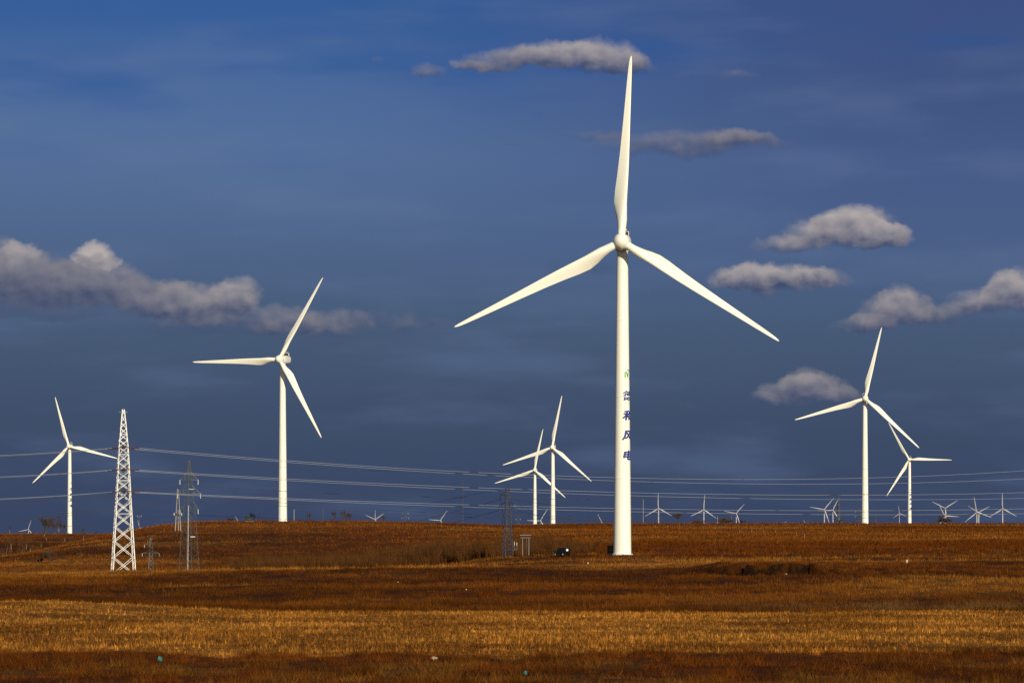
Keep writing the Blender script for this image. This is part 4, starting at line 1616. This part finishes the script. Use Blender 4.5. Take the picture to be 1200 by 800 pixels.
# car: black hatchback turned three quarters, a white panel at the rear painting in a sun glint
Yc = yon(658, 651.5, 520, 700)
xc = (658.5 - 600) / F * Yc
car = empty("parked_car", (xc, Yc, gz(xc, Yc) + .12), R(-48))
tag(car, "black car parked in the dry scrub between the transformer platform and the tallest turbine", "car")
mb = MB()
secs = [(-1.85, .45, .62, .70), (-1.75, .28, .80, .80), (-1.1, .24, .92, .84), (-.6, .22, .98, .85), (.9, .22, 1.0, .85), (1.6, .24, .98, .82), (1.85, .35, .85, .74)]
rs = []
for (xx_, zlo, zhi, hw) in secs:
    rs.append([(xx_, -hw, zlo), (xx_, hw, zlo), (xx_, hw, (zlo + zhi) / 2), (xx_, hw * .94, zhi), (xx_, -hw * .94, zhi), (xx_, -hw, (zlo + zhi) / 2)])
mb.rings(rs)
body = mb.build("body", M_CAR, car)
mb = MB()
secs = [(-.95, .95, .97, .76), (-.5, .95, 1.60, .74), (.2, .95, 1.68, .73), (1.2, .95, 1.68, .73), (1.72, .95, 1.62, .74), (1.80, .95, .98, .76)]
rs = []
for (xx_, zlo, zhi, hw) in secs:
    rs.append([(xx_, -hw, zlo - .06), (xx_, hw, zlo - .06), (xx_, hw * .92, zhi), (xx_, -hw * .92, zhi)])
mb.rings(rs)
mb.build("cabin", M_CAR, car)
for sy in (-1, 1):
    for x0, x1 in ((-.55, .2), (.28, 1.2)):
        mb = MB()
        i = 0
        zA_, zB_ = 1.04, 1.50
        mb.v += [Vector((x0, sy * .785, zA_)), Vector((x1, sy * .785, zA_)), Vector((x1 - .05, sy * .735, zB_)), Vector((x0 + .12, sy * .735, zB_)),
                 Vector((x0, sy * .74, zA_)), Vector((x1, sy * .74, zA_)), Vector((x1 - .05, sy * .68, zB_)), Vector((x0 + .12, sy * .68, zB_))]
        mb.f += [(0, 1, 2, 3), (7, 6, 5, 4), (0, 4, 5, 1), (1, 5, 6, 2), (2, 6, 7, 3), (3, 7, 4, 0)]
        mb.build("window", M_GLASS, car)
for wx_ in (-1.15, 1.15):
    for sy in (-1, 1):
        mb = MB()
        mb.revolve([(.12, -.1), (.31, -.1), (.33, -.07), (.33, .07), (.31, .1), (.12, .1)], 20, (wx_, sy * .76, .33 - .12 + .1), 'Y')
        w_ = mb.build("wheel", M_RUB, car)
        mb = MB()
        mb.revolve([(.02, -.11), (.2, -.108), (.2, .108), (.02, .11)], 14, (wx_, sy * .76, .31), 'Y')
        mb.build("rim", M_GALV, w_)
for sy in (-.62, .62):
    mb = MB()
    mb.box((-1.83, sy, .66), (.08, .24, .13))
    mb.build("headlight", M_LAMP_GLINT, car)
mb = MB()
mb.box((1.86, -.25, 1.22), (.12, .5, .42))
mb.build("glint_panel", M_LAMP_GLINT, car)  # added white panel, a painted glint of sun on the rear

# wire fence along the rise
fence = empty("wire_fence", (0, 0, 0))
tag(fence, "low wire fence with pale posts crossing the brown rise", "fence")
FP = [(768, 617.6), (782.5, 617.6), (796.5, 617.8), (824.5, 618.6), (838.5, 619.6), (867, 623.0), (881, 622.8), (895, 622.6), (909, 623.4), (933.5, 626), (943, 628.6)]
fx = []
for k, (px, pb) in enumerate(FP):
    Yf = yon(px, pb + 1.2, 820, 1450)
    fx.append(((px - 600) / F * Yf, Yf))
fence.location = (fx[0][0], fx[0][1], gz(*fx[0]))
tops = []
for (xf, yf) in fx:
    zf = gz(xf, yf)
    mb = MB()
    mb.box((xf, yf, zf + .5), (.13, .13, 1.4))
    o = mb.build("post", M_PALE, fence)
    o.location = (-fence.location.x, -fence.location.y, -fence.location.z)
    tops.append((xf, yf, zf))
for hz_ in (.55, 1.1):
    mb = MB()
    mb.tube([(a, b, c + hz_) for a, b, c in tops], .025, 4)
    o = mb.build("fence_wire", M_WIRED, fence)
    o.location = (-fence.location.x, -fence.location.y, -fence.location.z)


def crumple(name, label, px, py, ylo, yhi, size, mat, cat="litter", second=None, lift=.0):
    Yb = yon(px, py + 1, ylo, yhi)
    x = (px - 600) / F * Yb
    bm = bmesh.new()
    bmesh.ops.create_icosphere(bm, subdivisions=3, radius=1)
    sd2 = int(px * 7 + py)
    rd = random.Random(sd2)
    o3 = Vector((rd.random() * 9, rd.random() * 9, rd.random() * 9))
    from mathutils import noise as mn
    for v in bm.verts:
        k = 1 + .45 * mn.noise(v.co * 1.6 + o3) + .22 * mn.noise(v.co * 4 + o3)
        v.co = Vector((v.co.x * size[0], v.co.y * size[1], v.co.z * size[2])) * k
    me = bpy.data.meshes.new(name)
    bm.to_mesh(me)
    bm.free()
    me.materials.append(mat)
    o = link(name, me, None, (x, Yb, gz(x, Yb) + size[2] * .7 + lift))
    o.rotation_euler = (rd.uniform(-.3, .3), rd.uniform(-.3, .3), rd.uniform(0, 3))
    tag(o, label, cat, "litter blown about the fields")
    return o


crumple("plastic_bag", "teal plastic bag caught in the weeds below the white pylon", 187.5, 779, 84, 125, (.085, .06, .09), M_BAGT, "bag", lift=.20)
crumple("plastic_bag", "teal plastic bag in the weeds nearest the bottom of the photo", 615.5, 794, 80, 120, (.07, .06, .07), M_BAGT, "bag", lift=.16)
rag = crumple("cloth_rag", "cream rag with a red scrap lying at the stubble's near edge", 508.5, 777, 84, 125, (.15, .10, .07), M_RAG, "rag", lift=.18)
mbr = MB()
mbr.box((-.16, -.04, .0), (.07, .06, .05), .4)
mbr.build("red_scrap", M_REDC, rag)
crumple("plastic_bag", "white plastic sack alone on the open slope far from the field", 1062.5, 659.5, 460, 640, (.34, .2, .30), M_BAGW, "bag", lift=.25)
crumple("plastic_bag", "white scrap of plastic on the slope below the black car", 689, 660.5, 460, 600, (.12, .09, .2), M_BAGW, "bag", lift=.2)
for px, py, lb in ((546.5, 691.5, "tiny white speck of litter on the dark slope just above the stubble"), (466.5, 682, "tiny white scrap alone on the slope below the thicket"), (419, 684, "tiny white scrap on the slope, beside another one nearer the pylons")):
    crumple("paper_scrap", lb, px, py, 280, 520, (.075, .06, .07), M_BAGW, "litter", lift=.15)
for px, py, lb in ((880, 669.5, "pale stone at the upper lip of the eroded bank"), (921, 672.8, "reddish pale stone at the middle of the eroded bank"), (1028, 682.5, "pale stone beside the thin track past the eroded bank")):
    crumple("stone", lb, px, py, 380, 500, (.22, .16, .14), M_ROCK, "stone", lift=.1)
